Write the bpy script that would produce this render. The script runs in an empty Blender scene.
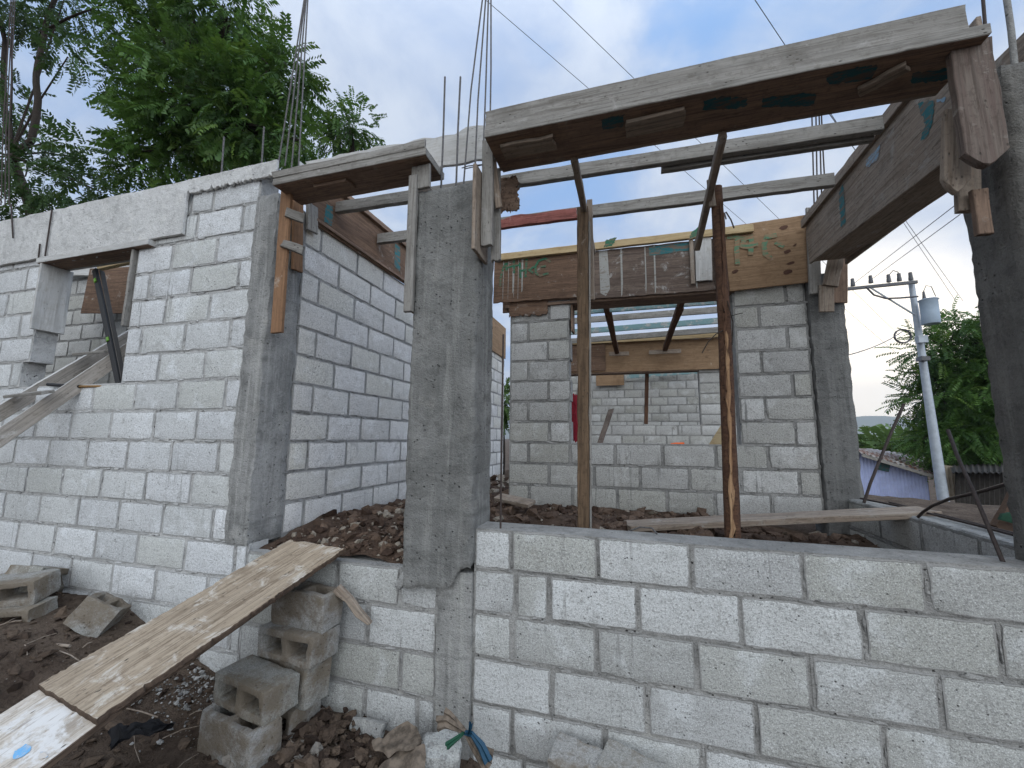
import bpy, bmesh, math, random
import numpy as np
from mathutils import Vector, Matrix, noise, Euler
random.seed(7); rng = np.random.default_rng(7)
scene = bpy.context.scene
COL = scene.collection
F = 410.0
CM = ((0.96105917, 0.27618393, 0.00936559), (0.02751824, -0.12937016, 0.99121446), (-0.27496913, 0.95235802, 0.13193247))
RX, RU, RF = [Vector(r) for r in CM]
# survey helpers: where the sight line of a photo point meets a wall / floor plane (metres, lens at the origin)
def ray(px, py): return RX*((px-512)/F) + RU*((384-py)/F) + RF
def OX(px, py, X): r = ray(px, py); return r*(X/r.x)
def OY(px, py, Y): r = ray(px, py); return r*(Y/r.y)
def OZ(px, py, Z): r = ray(px, py); return r*(Z/r.z)

# ------------------------------------------------------------------ materials
class NT:
    def __init__(s, name):
        s.m = bpy.data.materials.new(name); s.m.use_nodes = True
        s.t = s.m.node_tree; s.t.nodes.clear()
        s.out = s.n('ShaderNodeOutputMaterial'); s.b = s.n('ShaderNodeBsdfPrincipled')
        s.l(s.b.outputs[0], s.out.inputs[0])
    def n(s, typ, **kw):
        n = s.t.nodes.new(typ)
        for k, v in kw.items(): setattr(n, k, v)
        return n
    def l(s, a, b): s.t.links.new(a, b)
    def put(s, sock, v):
        if hasattr(v, 'is_linked') or isinstance(v, bpy.types.NodeSocket): s.l(v, sock)
        elif isinstance(v, (tuple, list)) and len(v) == 3 and sock.type == 'RGBA': sock.default_value = (*v, 1)
        else: sock.default_value = v
    def coord(s, scale=(1, 1, 1), rand=True):
        tc = s.n('ShaderNodeTexCoord'); mp = s.n('ShaderNodeMapping')
        s.l(tc.outputs['Object'], mp.inputs['Vector'])
        mp.inputs['Scale'].default_value = scale
        if rand:
            oi = s.n('ShaderNodeObjectInfo'); mu = s.math('MULTIPLY', oi.outputs['Random'], 37.0)
            cb = s.n('ShaderNodeCombineXYZ')
            for i in range(3): s.l(mu, cb.inputs[i])
            s.l(cb.outputs[0], mp.inputs['Location'])
        return mp.outputs[0]
    def noise(s, vec, scale, detail=4, rough=.55, dist=0):
        n = s.n('ShaderNodeTexNoise'); s.l(vec, n.inputs['Vector'])
        n.inputs['Scale'].default_value = scale; n.inputs['Detail'].default_value = detail
        n.inputs['Roughness'].default_value = rough; n.inputs['Distortion'].default_value = dist
        return n.outputs[0]
    def voro(s, vec, scale, feat='F1'):
        n = s.n('ShaderNodeTexVoronoi', feature=feat); s.l(vec, n.inputs['Vector']); n.inputs['Scale'].default_value = scale
        return n.outputs['Distance']
    def math(s, op, a, b=0.0, clamp=False):
        n = s.n('ShaderNodeMath', operation=op, use_clamp=clamp); s.put(n.inputs[0], a); s.put(n.inputs[1], b)
        return n.outputs[0]
    def step(s, v, lo, hi, a=0.0, b=1.0):
        n = s.n('ShaderNodeMapRange', clamp=True); n.interpolation_type = 'SMOOTHSTEP'
        s.put(n.inputs[0], v); n.inputs[1].default_value = lo; n.inputs[2].default_value = hi
        n.inputs[3].default_value = a; n.inputs[4].default_value = b
        return n.outputs[0]
    def mix(s, f, a, b, mode='MIX'):
        n = s.n('ShaderNodeMix', data_type='RGBA', blend_type=mode)
        s.put(n.inputs[0], f); s.put(n.inputs[6], a); s.put(n.inputs[7], b)
        return n.outputs[2]
    def attr(s, name):
        n = s.n('ShaderNodeAttribute', attribute_name=name); sp = s.n('ShaderNodeSeparateColor'); s.l(n.outputs['Color'], sp.inputs[0])
        return sp.outputs
    def bump(s, h, strength=.5, dist=.01, prev=None):
        n = s.n('ShaderNodeBump'); n.inputs['Strength'].default_value = strength; n.inputs['Distance'].default_value = dist
        s.l(h, n.inputs['Height'])
        if prev is not None: s.l(prev, n.inputs['Normal'])
        return n.outputs[0]
    def done(s, col, rough=.9, nrm=None, spec=.25):
        s.put(s.b.inputs['Base Color'], col); s.put(s.b.inputs['Roughness'], rough)
        s.b.inputs['Specular IOR Level'].default_value = spec
        if nrm is not None: s.l(nrm, s.b.inputs['Normal'])
        return s.m

def mat_block(name, lo, hi, mortar, drip=.5, soil=0.0):
    s = NT(name); v = s.coord(rand=False); a = s.attr('tone')
    big = s.noise(v, 2.3, 3); mid = s.noise(v, 15, 6, .68); fine = s.noise(v, 78, 4, .75); sp = s.noise(v, 190, 3, .7)
    t = s.math('ADD', s.math('MULTIPLY', a[0], .75), s.math('MULTIPLY', s.step(big, .3, .7), .28))
    c = s.mix(t, lo, hi)
    c = s.mix(s.math('MULTIPLY', a[2], .72), c, (lo[0]*.98, lo[1]*.975, lo[2]*.88))
    # bloom of lime in the middle of some blocks, greyer towards others
    c = s.mix(s.step(s.noise(v, 4.2, 4, .6, .4), .52, .68, 0, .5), c, (min(1, hi[0]*1.15), min(1, hi[1]*1.17), min(1, hi[2]*1.19)))
    c = s.mix(s.step(mid, .5, .72, 0, .5), c, (lo[0]*.66, lo[1]*.65, lo[2]*.62))
    c = s.mix(s.step(fine, .5, .64, 0, .62), c, (lo[0]*.55, lo[1]*.55, lo[2]*.54))
    c = s.mix(s.step(sp, .54, .66, 0, .5), c, (min(1, hi[0]*1.35), min(1, hi[1]*1.35), min(1, hi[2]*1.35)))
    c = s.mix(s.step(sp, .46, .36, 0, .5), c, (lo[0]*.5, lo[1]*.5, lo[2]*.49))
    pit = s.step(s.voro(v, 42), .05, .2, 1, 0); pm = s.math('MULTIPLY', pit, s.step(s.noise(v, 8, 3), .53, .6))
    c = s.mix(s.math('MULTIPLY', pm, .8), c, (.06, .06, .058))
    e = s.math('ADD', s.math('MULTIPLY', a[1], .5), s.math('MULTIPLY', s.noise(v, 19, 6, .75), .85))
    c = s.mix(s.step(e, .66, .8, 0, .9), c, mortar)
    vd = s.coord((24, 24, 1.5), rand=False)
    d = s.math('MULTIPLY', s.step(s.noise(vd, 1, 4, .65), .57, .68), s.step(s.noise(v, 1.7, 3), .47, .62))
    c = s.mix(s.math('MULTIPLY', d, drip), c, (mortar[0]*.68, mortar[1]*.68, mortar[2]*.67))
    sm = s.step(s.noise(v, 5.5, 6, .72, .6), .6, .66)
    c = s.mix(s.math('MULTIPLY', sm, .55), c, (mortar[0]*.95, mortar[1]*.95, mortar[2]*.94))
    sc = s.step(s.noise(s.coord((9, 9, 30), rand=False), 1.3, 4, .7, 1.2), .66, .7)
    c = s.mix(s.math('MULTIPLY', sc, .55), c, (.11, .105, .095))
    br = s.step(s.noise(s.coord((1.3, 1.3, .8), rand=False), 3.1, 6, .72), .58-soil*.35, .74-soil*.3)
    c = s.mix(s.math('MULTIPLY', br, min(.85, .32+soil)), c, (.17, .135, .095))
    h = s.math('ADD', s.math('MULTIPLY', fine, 1.2), s.math('MULTIPLY', mid, 1.2)); h = s.math('SUBTRACT', h, s.math('MULTIPLY', pm, 1.5))
    h = s.math('ADD', h, s.math('MULTIPLY', s.step(e, .66, .8), .5))
    return s.done(c, .95, s.bump(h, .8, .008), .15)
def mat_conc(name, lo, hi, pits=.7, streak=True, spec=.2, rough=.9):
    s = NT(name); v = s.coord()
    big = s.noise(v, 2.6, 5, .6, .4); mid = s.noise(v, 13, 6, .68); fine = s.noise(v, 130, 3, .7)
    c = s.mix(s.step(big, .33, .67), lo, hi)
    c = s.mix(s.step(mid, .48, .7, 0, .6), c, (lo[0]*.62, lo[1]*.62, lo[2]*.62))
    c = s.mix(s.step(s.noise(v, 6, 4), .58, .7, 0, .4), c, (hi[0]*1.25, hi[1]*1.23, hi[2]*1.18))
    if streak:
        w = s.noise(s.coord((22, 22, 1.1)), 1, 4, .6)
        c = s.mix(s.step(w, .48, .66, 0, .6), c, (hi[0]*1.22, hi[1]*1.22, hi[2]*1.2))
        lf = s.step(s.noise(s.coord((.8, .8, 9)), 1, 4, .6), .6, .68)
        c = s.mix(s.math('MULTIPLY', lf, .4), c, (lo[0]*.6, lo[1]*.6, lo[2]*.59))
        w2 = s.noise(s.coord((30, 30, 1.4)), 1, 4, .6)
        c = s.mix(s.step(w2, .52, .74, 0, .5), c, (lo[0]*.6, lo[1]*.6, lo[2]*.6))
    c = s.mix(s.step(fine, .5, .66, 0, .36), c, (lo[0]*.5, lo[1]*.5, lo[2]*.5))
    c = s.mix(s.step(s.noise(v, 70, 4, .7), .58, .68, 0, .35), c, (hi[0]*1.4, hi[1]*1.4, hi[2]*1.38))
    pit = s.math('MULTIPLY', s.step(s.voro(v, 34), .04, .2, 1, 0), s.step(s.noise(v, 5, 3), .47, .56))
    c = s.mix(s.math('MULTIPLY', pit, pits), c, (lo[0]*.25, lo[1]*.25, lo[2]*.25))
    h = s.math('ADD', s.math('MULTIPLY', mid, 1.6), s.math('MULTIPLY', fine, .6)); h = s.math('SUBTRACT', h, s.math('MULTIPLY', pit, 1.6))
    return s.done(c, rough, s.bump(h, .95, .014), spec)
def mat_wood(name, c1, c2, dark, grain=1.0, splat=0.0, splatc=(.5, .49, .46), speck=.4, knots=0.0, paint=None, spec=.2):
    s = NT(name); v = s.coord((1, 1, 1)); g = s.coord((1.1, 14, 14)); g2 = s.coord((2.5, 70, 70))
    n1 = s.noise(g, 1.6, 5, .65, 1.2); n2 = s.noise(g2, 1.2, 4, .65, .3)
    c = s.mix(s.step(n1, .32, .68), c1, c2)
    c = s.mix(s.step(n2, .5, .66, 0, .75*grain), c, dark)
    c = s.mix(s.step(s.noise(v, 4, 5, .65), .5, .72, 0, .5), c, (dark[0]*.9, dark[1]*.9, dark[2]*.9))
    c = s.mix(s.step(s.noise(v, 34, 5, .72), .52, .66, 0, .4), c, (dark[0]*1.1, dark[1]*1.1, dark[2]*1.1))
    c = s.mix(s.step(s.noise(s.coord((3, 110, 110)), 1.0, 3, .7), .5, .62, 0, .5*grain), c, (c2[0]*.6, c2[1]*.6, c2[2]*.6))
    if knots:
        k = s.step(s.voro(s.coord((3.2, 7, 7)), 1.0), .06, .15, 1, 0)
        c = s.mix(s.math('MULTIPLY', k, knots), c, (dark[0]*.55, dark[1]*.5, dark[2]*.5))
    if splat:
        sp = s.step(s.noise(v, 7, 7, .75, .5), .62-.3*splat, .74-.3*splat)
        c = s.mix(s.math('MULTIPLY', sp, .88), c, splatc)
        ds = s.step(s.noise(s.coord((9, 60, 60)), 1, 4, .7), .56, .66)
        c = s.mix(s.math('MULTIPLY', ds, .55), c, dark)
    k2 = s.math('MULTIPLY', s.step(s.voro(s.coord((30, 60, 60)), 1.0), .1, .26, 1, 0), s.step(s.noise(v, 11, 3), .53, .62))
    c = s.mix(s.math('MULTIPLY', k2, speck), c, (.04, .035, .03))
    if paint:
        pm = s.step(s.noise(v, 9, 6, .7), .42, .5); c = s.mix(s.math('MULTIPLY', pm, .9), c, paint)
    h = s.math('ADD', s.math('MULTIPLY', n2, 1.0), s.math('MULTIPLY', n1, .8)); h = s.math('SUBTRACT', h, k2)
    return s.done(c, .85, s.bump(h, .6, .004), spec)
def mat_paint(name, col, under, cover=.5):
    s = NT(name); v = s.coord((6, 30, 30)); w = s.coord((1, 1, 1))
    m = s.step(s.noise(v, 1.4, 5, .7), .62-cover*.4, .72-cover*.4)
    m = s.math('MULTIPLY', m, s.step(s.noise(w, 60, 3, .7), .3, .46))
    return s.done(s.mix(m, under, col), .8, None, .25)
def mat_simple(name, col, rough=.6, metal=0, var=.25, scale=20, bump=.15, spec=.3):
    s = NT(name); v = s.coord()
    n = s.noise(v, scale, 5, .65)
    c = s.mix(s.step(n, .35, .7), col, tuple(x*(1-var) for x in col))
    s.b.inputs['Metallic'].default_value = metal
    return s.done(c, rough, s.bump(n, bump, .004), spec)
def mat_dirt(name, a, b, c3, sc=1.0):
    s = NT(name); v = s.coord(rand=False)
    n1 = s.noise(v, 3*sc, 6, .65); n2 = s.noise(v, 26*sc, 6, .7); n3 = s.noise(v, 130*sc, 3, .7)
    c = s.mix(s.step(n1, .35, .65), a, b); c = s.mix(s.step(n2, .47, .66, 0, .75), c, c3)
    c = s.mix(s.step(n3, .55, .7, 0, .5), c, (a[0]*.35, a[1]*.35, a[2]*.35))
    g = s.step(s.voro(v, 48*sc), .1, .2, 1, 0); g = s.math('MULTIPLY', g, s.step(s.noise(v, 5*sc, 3), .52, .6))
    c = s.mix(s.math('MULTIPLY', g, .7), c, (.27, .25, .22))
    h = s.math('ADD', n2, s.math('MULTIPLY', n3, .5))
    return s.done(c, .97, s.bump(h, .9, .03), .1)
def mat_clod(name, cols):
    s = NT(name); a = s.attr('tone'); v = s.coord(rand=False)
    c = s.mix(s.step(a[0], .1, .6), cols[0], cols[1]); c = s.mix(s.step(a[0], .74, .84), c, cols[2])
    n = s.noise(v, 60, 5, .7); c = s.mix(s.step(n, .45, .7, 0, .6), c, tuple(x*.5 for x in cols[0]))
    return s.done(c, .97, s.bump(n, .7, .01), .1)
def mat_leaf(name, dark, light, yel):
    s = NT(name); a = s.attr('tone')
    c = s.mix(a[0], dark, light); c = s.mix(s.step(a[1], .8, 1.0, 0, .6), c, yel)
    s.done(c, .55, None, .35)
    tr = s.n('ShaderNodeBsdfTranslucent'); s.l(s.mix(.35, c, yel), tr.inputs[0])
    mx = s.n('ShaderNodeMixShader'); mx.inputs[0].default_value = .3
    s.l(s.b.outputs[0], mx.inputs[1]); s.l(tr.outputs[0], mx.inputs[2]); s.l(mx.outputs[0], s.out.inputs[0])
    return s.m

MORTAR = (.23, .228, .222)
M = {}
M['block'] = mat_block('block_pale', (.36, .364, .356), (.60, .612, .605), (.30, .297, .285), .7)
M['block_left'] = mat_block('block_bluish', (.50, .513, .52), (.70, .715, .725), (.40, .405, .40), .7)
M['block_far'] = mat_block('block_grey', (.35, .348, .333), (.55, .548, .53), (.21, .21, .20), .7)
M['block_white'] = mat_block('block_white', (.58, .565, .54), (.74, .725, .70), (.42, .41, .395), .45)
M['loose'] = mat_block('loose_block', (.28, .275, .26), (.42, .42, .41), (.25, .24, .22), .5, .5)
M['mortar'] = mat_conc('mortar', (.235, .233, .222), (.36, .356, .34), .9, False)
M['mortar_light'] = mat_conc('pale_mortar', (.37, .37, .36), (.53, .53, .52), .9, False)
M['mortar_mid'] = mat_conc('mid_mortar', (.27, .268, .258), (.40, .396, .38), .9, False)
M['conc'] = mat_conc('column_concrete', (.17, .171, .163), (.245, .245, .234))
M['bed'] = mat_conc('pale_mortar_bed', (.42, .42, .40), (.55, .55, .53), .5, False)
M['conc_light'] = mat_conc('old_concrete', (.25, .25, .24), (.34, .34, .325))
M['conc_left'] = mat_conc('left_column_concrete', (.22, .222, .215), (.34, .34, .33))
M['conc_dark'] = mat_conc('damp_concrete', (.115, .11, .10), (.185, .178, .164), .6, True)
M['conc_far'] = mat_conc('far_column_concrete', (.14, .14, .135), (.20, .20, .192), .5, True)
M['tie'] = mat_wood('pale_shutter_board', (.44, .44, .43), (.54, .54, .525), (.34, .32, .285), .4, .12, (.58, .575, .56), .4)
M['tie_band'] = mat_conc('pale_stained_band', (.55, .55, .535), (.66, .66, .645), .3, False)
M['board_grey'] = mat_wood('weathered_board', (.235, .224, .204), (.295, .284, .262), (.115, .103, .088), .85, .14, (.35, .34, .32), .8)
M['board_mid'] = mat_wood('grey_brown_board', (.25, .195, .15), (.32, .27, .22), (.105, .08, .06), .9, .2, (.33, .305, .27), .6)
M['board_dark'] = mat_wood('dark_form_ply', (.28, .19, .135), (.20, .14, .105), (.09, .063, .048), .9, .05, (.25, .23, .2), .4)
M['board_orange'] = mat_wood('raw_brown_board', (.27, .155, .088), (.21, .12, .068), (.11, .062, .035), .6, .05, (.4, .36, .3), .2)
M['board_yellow'] = mat_wood('fresh_pine', (.47, .37, .22), (.40, .30, .165), (.25, .16, .075), .6, 0, speck=.15, knots=.4)
M['ply_brown'] = mat_wood('brown_plywood', (.19, .12, .08), (.14, .088, .06), (.07, .045, .032), .9, .12, (.38, .36, .33), .3)
M['ply_tan'] = mat_wood('tan_plywood', (.30, .20, .12), (.24, .155, .09), (.15, .09, .05), .6, .03, (.45, .38, .3), .1, .55)
M['ply_grey'] = mat_wood('stained_plywood', (.20, .155, .125), (.135, .10, .082), (.065, .05, .042), .85, .22, (.40, .39, .37), .3)
M['post_tan'] = mat_wood('tan_post', (.165, .112, .07), (.12, .08, .05), (.045, .03, .02), .9, .1, (.26, .22, .18), .9)
M['post_dark'] = mat_wood('dark_bark_post', (.13, .07, .042), (.075, .04, .026), (.035, .02, .014), .9, 0, speck=.5)
M['post_split'] = mat_wood('split_heartwood', (.40, .26, .15), (.28, .16, .085), (.10, .05, .03), .9, 0, speck=.3)
M['plank'] = mat_wood('muddy_gangplank', (.42, .345, .255), (.31, .245, .175), (.13, .092, .062), .9, .34, (.52, .475, .41), 1.0)
M['plank_white'] = mat_wood('whitish_gangplank', (.58, .53, .46), (.48, .42, .35), (.2, .16, .12), .6, .5, (.66, .65, .63), .9)
M['plank_edge'] = mat_wood('rotten_edge', (.12, .085, .06), (.08, .055, .04), (.03, .02, .015), .9, 0)
M['red_board'] = mat_wood('red_board', (.34, .13, .11), (.25, .09, .075), (.09, .035, .03), .9, .12, (.4, .3, .27), .4)
M['teal'] = mat_paint('teal_paint', (.018, .085, .10), (.10, .075, .06), .5)
M['teal_light'] = mat_paint('teal_paint_pale', (.03, .145, .16), (.15, .12, .095), .5)
M['teal_batten'] = mat_wood('teal_batten', (.30, .33, .32), (.38, .38, .36), (.15, .15, .14), .7, .3, (.48, .48, .46), .4, 0, (.14, .25, .265))
M['blue'] = mat_paint('blue_paint', (.22, .33, .42), (.24, .2, .17), .5)
M['bluechalk'] = mat_paint('blue_chalk', (.16, .40, .66), (.54, .50, .45), .4)
M['green_paint'] = mat_paint('green_paint', (.03, .13, .075), (.16, .12, .08), .55)
M['green_faint'] = mat_paint('faint_green_paint', (.09, .20, .12), (.255, .17, .102), .42)
M['grout'] = mat_paint('grout_run', (.34, .34, .32), (.20, .155, .12), .72)
M['white_smear'] = mat_paint('white_smear', (.55, .55, .54), (.09, .085, .08), .5)
M['steel'] = mat_simple('rusty_rebar', (.13, .125, .125), .6, .3, .5, 90, .5)
M['steel_dark'] = mat_simple('dark_rebar', (.065, .05, .045), .7, .2, .4, 90, .5)
M['wire'] = mat_simple('power_wire', (.09, .09, .10), .6)
M['galv'] = mat_simple('galvanised_pole', (.40, .44, .48), .5, .2, .2, 6)
M['transformer'] = mat_simple('transformer_grey', (.34, .42, .50), .45, 0, .12, 5)
M['porcelain'] = mat_simple('insulator', (.10, .10, .105), .3)
M['black'] = mat_simple('black_plastic', (.012, .012, .013), .45, 0, .3)
M['level_side'] = mat_simple('level_grey', (.05, .045, .04), .5)
M['lime'] = mat_simple('lime_vial', (.14, .32, .04), .3)
M['tool_wood'] = mat_wood('tool_handle', (.30, .18, .08), (.24, .14, .06), (.1, .06, .03), .6)
M['rag'] = mat_simple('blue_black_rag', (.008, .008, .010), .7, 0, .4, 40, .5)
M['paper'] = mat_simple('cement_paper', (.175, .14, .108), .9, 0, .65, 24, .5)
M['ribbon'] = mat_simple('blue_ribbon', (.012, .06, .11), .6)
M['ribbon_green'] = mat_simple('green_ribbon', (.02, .085, .05), .6)
M['red'] = mat_simple('red_cloth', (.30, .02, .035), .85)
M['orange'] = mat_simple('orange_plastic', (.80, .13, .02), .4)
M['lav'] = mat_simple('lavender_paint', (.50, .56, .80), .7, 0, .15, 3)
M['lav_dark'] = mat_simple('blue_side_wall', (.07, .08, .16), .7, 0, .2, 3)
M['tan_sheet'] = mat_simple('tan_sheet', (.36, .31, .24), .75, 0, .35, 3)
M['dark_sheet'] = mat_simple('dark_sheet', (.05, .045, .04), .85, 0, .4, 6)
M['sack'] = mat_wood('brown_sack', (.11, .07, .045), (.08, .05, .035), (.04, .025, .02), .5)
M['dirt'] = mat_dirt('brown_dirt', (.085, .062, .047), (.15, .115, .088), (.048, .034, .026))
M['rubble'] = mat_dirt('rubble_soil', (.08, .053, .039), (.125, .086, .063), (.042, .028, .02))
M['clod'] = mat_clod('clods', [(.055, .036, .027), (.13, .09, .066), (.27, .235, .19)])
M['clod_dark'] = mat_clod('dark_clods', [(.045, .032, .025), (.115, .085, .063), (.22, .20, .175)])
M['bark'] = mat_wood('bark', (.05, .04, .032), (.035, .027, .022), (.015, .012, .01), .9)
def rust_mat():
    s = NT('rusty_roof'); v = s.coord(); n = s.noise(s.coord((2, .5, .5)), 1.3, 5, .7)
    c = s.mix(s.step(n, .42, .6), (.38, .36, .35), (.16, .075, .05)); return s.done(c, .7, s.bump(n, .2, .01), .3)
M['rust'] = rust_mat()
M['leaf_dark'] = mat_leaf('leaf_dark', (.02, .046, .017), (.06, .125, .036), (.10, .16, .03))
M['leaf_mid'] = mat_leaf('leaf_mid', (.022, .06, .014), (.095, .20, .04), (.16, .25, .038))
M['leaf_far'] = mat_leaf('leaf_far', (.05, .095, .02), (.11, .19, .045), (.17, .24, .05))
M['hill'] = mat_simple('hill_green', (.055, .085, .04), .95, 0, .3, .01, 0)

# ------------------------------------------------------------------ object helpers
def new(name, data, parent=None, mw=None):
    o = bpy.data.objects.new(name, data); COL.objects.link(o)
    if parent is not None: o.parent = parent
    if mw is not None:
        o.matrix_basis = (parent.matrix_basis.inverted() @ mw) if parent is not None else mw
        if parent is not None and parent.parent is not None:
            o.matrix_basis = parent.matrix_basis.inverted() @ parent.parent.matrix_basis.inverted() @ mw
    return o
def tag(o, label, cat, group=None, kind=None):
    if label: o['label'] = label
    if cat: o['category'] = cat
    if group: o['group'] = group
    if kind: o['kind'] = kind
    return o
def thing(name, loc, label, cat, group=None):
    o = new(name, None, None, Matrix.Translation(Vector(loc))); o.empty_display_size = .1
    return tag(o, label, cat, group)
SEED = [0]
class MB:
    """collects vertices, faces, material slots and a tone colour per vertex"""
    def __init__(s): s.v = []; s.f = []; s.mi = []; s.c = []
    def add(s, vs, fs, mi=0, col=(.5, 0, 0)):
        b = len(s.v); s.v += [tuple(p) for p in vs]
        s.c += (col if isinstance(col, list) else [col]*len(vs))
        s.f += [tuple(b+i for i in f) for f in fs]; s.mi += (mi if isinstance(mi, list) else [mi]*len(fs))
    def box(s, x0, x1, y0, y1, z0, z1, mi=0, col=(.5, 0, 0)):
        s.add([(x0,y0,z0),(x1,y0,z0),(x1,y1,z0),(x0,y1,z0),(x0,y0,z1),(x1,y0,z1),(x1,y1,z1),(x0,y1,z1)],
              [(0,3,2,1),(4,5,6,7),(0,1,5,4),(1,2,6,5),(2,3,7,6),(3,0,4,7)], mi, col)
    def tube(s, pts, r, n=7, mi=0, r2=None, cap=True, col=(.5, 0, 0)):
        pts = [Vector(p) for p in pts]; m = len(pts); vs = []; up = Vector((.13, .31, .94))
        for i, p in enumerate(pts):
            d = (pts[min(i+1, m-1)]-pts[max(i-1, 0)]).normalized()
            a = d.cross(up)
            if a.length < .05: a = d.cross(Vector((1, 0, 0)))
            a.normalize(); b = d.cross(a)
            rr = r if r2 is None else r+(r2-r)*i/(m-1)
            if callable(rr): rr = rr(i)
            for k in range(n):
                t = 2*math.pi*k/n; vs.append(p+a*(math.cos(t)*rr)+b*(math.sin(t)*rr))
        fs = [(i*n+k, i*n+(k+1) % n, (i+1)*n+(k+1) % n, (i+1)*n+k) for i in range(m-1) for k in range(n)]
        if cap: fs += [tuple(range(n-1, -1, -1)), tuple((m-1)*n+k for k in range(n))]
        s.add(vs, fs, mi, col)
    def slab(s, L, W, T, nu, nv, c=.003, jit=.0015, rag=(0, 0, 0, 0), warp=0, mi=0, edge_mi=None, seed=0, x0=None, outline=None, notch=None):
        """board lying in local XZ, thickness along Y, ragged edges: rag = (left, right, bottom, top)"""
        R = random.Random(seed); x0 = 0 if x0 is None else x0
        us = [i/nu for i in range(nu+1)]; vs_ = [j/nv for j in range(nv+1)]
        off = [[(0, 0)]*(nv+1) for _ in range(nu+1)]
        def pos(i, j, inset):
            u, v = us[i], vs_[j]
            x = x0+u*L; z = -W/2+v*W
            if i == 0: x += inset
            if i == nu: x -= inset
            if j == 0: z += inset
            if j == nv: z -= inset
            dx, dz = off[i][j]
            return x+dx, z+dz
        rl = [abs(R.gauss(0, 1)) for _ in range(nv+1)]; rr = [abs(R.gauss(0, 1)) for _ in range(nv+1)]
        rb = [abs(R.gauss(0, 1)) for _ in range(nu+1)]; rt = [abs(R.gauss(0, 1)) for _ in range(nu+1)]
        for i in range(nu+1):
            for j in range(nv+1):
                dx = rag[0]*rl[j]*(1-us[i])**3*(i < nu/2+.6) - rag[1]*rr[j]*us[i]**3*(i > nu/2-.6)
                dz = rag[2]*rb[i]*(1-vs_[j])**2 - rag[3]*rt[i]*vs_[j]**2
                if notch: a, b = notch(us[i]*L, -W/2+vs_[j]*W); dx += a; dz += b
                off[i][j] = (dx+R.gauss(0, jit)*(0 < i < nu or True), dz+R.gauss(0, jit))
        def yw(i, j): return warp*noise.noise(Vector((us[i]*L*1.7+seed, vs_[j]*2, seed*.37)))
        n1 = nv+1; V = []; C = []
        for side, y in ((0, -T/2), (1, T/2)):
            for i in range(nu+1):
                for j in range(nv+1):
                    x, z = pos(i, j, c); V.append((x, y+yw(i, j)+R.gauss(0, jit*.3), z)); C.append((.5, 0, 0))
        S = (nu+1)*n1; fs = []; ms = []
        for i in range(nu):
            for j in range(nv):
                a, b, d, e = i*n1+j, (i+1)*n1+j, (i+1)*n1+j+1, i*n1+j+1
                fs.append((a, b, d, e)); fs.append((S+e, S+d, S+b, S+a)); ms += [mi, mi]
        loop = [(i, 0) for i in range(nu)]+[(nu, j) for j in range(nv)]+[(i, nv) for i in range(nu, 0, -1)]+[(0, j) for j in range(nv, 0, -1)]
        n = len(loop); b0 = len(V)
        for y in (-T/2+c, T/2-c):
            for i, j in loop:
                x, z = pos(i, j, 0); V.append((x, y+yw(i, j), z)); C.append((.5, 1, 0))
        em = mi if edge_mi is None else edge_mi
        for k in range(n):
            k2 = (k+1) % n; f0 = loop[k][0]*n1+loop[k][1]; f1 = loop[k2][0]*n1+loop[k2][1]
            fs.append((f1, f0, b0+k, b0+k2)); ms.append(em)
            fs.append((b0+k2, b0+k, b0+n+k, b0+n+k2)); ms.append(em)
            fs.append((b0+n+k2, b0+n+k, S+f0, S+f1)); ms.append(em)
        s.add(V, fs, ms, C)
    def patch(s, pts, y, mi):
        """paint lying on a board face: polygon in local (x, z) just proud of the face"""
        s.add([(p[0], y, p[1]) for p in pts], [tuple(range(len(pts)))], mi)
    def stroke(s, pts, w, y, mi):
        for k in range(len(pts)-1):
            a, b = Vector((*pts[k], 0)), Vector((*pts[k+1], 0)); d = (b-a).normalized(); n = Vector((-d.y, d.x, 0))*w/2
            e = d*w*.25; SEED[0] += 1; yy = y-.00012*(SEED[0] % 40)
            s.add([((a-e-n).x, yy, (a-e-n).y), ((b+e-n).x, yy, (b+e-n).y), ((b+e+n).x, yy, (b+e+n).y), ((a-e+n).x, yy, (a-e+n).y)], [(0, 1, 2, 3)], mi)
    def build(s, name, mats, parent=None, mw=None, smooth=40):
        me = bpy.data.meshes.new(name); me.from_pydata(s.v, [], s.f)
        for m in (mats if isinstance(mats, (list, tuple)) else [mats]): me.materials.append(M[m] if isinstance(m, str) else m)
        me.polygons.foreach_set('material_index', s.mi)
        at = me.color_attributes.new('tone', 'FLOAT_COLOR', 'POINT')
        at.data.foreach_set('color', np.c_[np.array(s.c, dtype=np.float32).reshape(-1, 3), np.ones(len(s.v), np.float32)].ravel())
        me.validate()
        if smooth:
            me.polygons.foreach_set('use_smooth', [True]*len(me.polygons)); me.set_sharp_from_angle(angle=math.radians(smooth))
        me.update()
        return new(name, me, parent, mw if mw is not None else (Matrix() if parent is not None else None))
def frame(A, B, up=(0, 0, 1)):
    A, B = Vector(A), Vector(B); x = (B-A).normalized(); z = Vector(up); z = (z-x*z.dot(x)).normalized(); y = z.cross(x)
    m = Matrix((x, y, z)).transposed().to_4x4(); m.translation = A
    return m, (B-A).length
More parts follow.
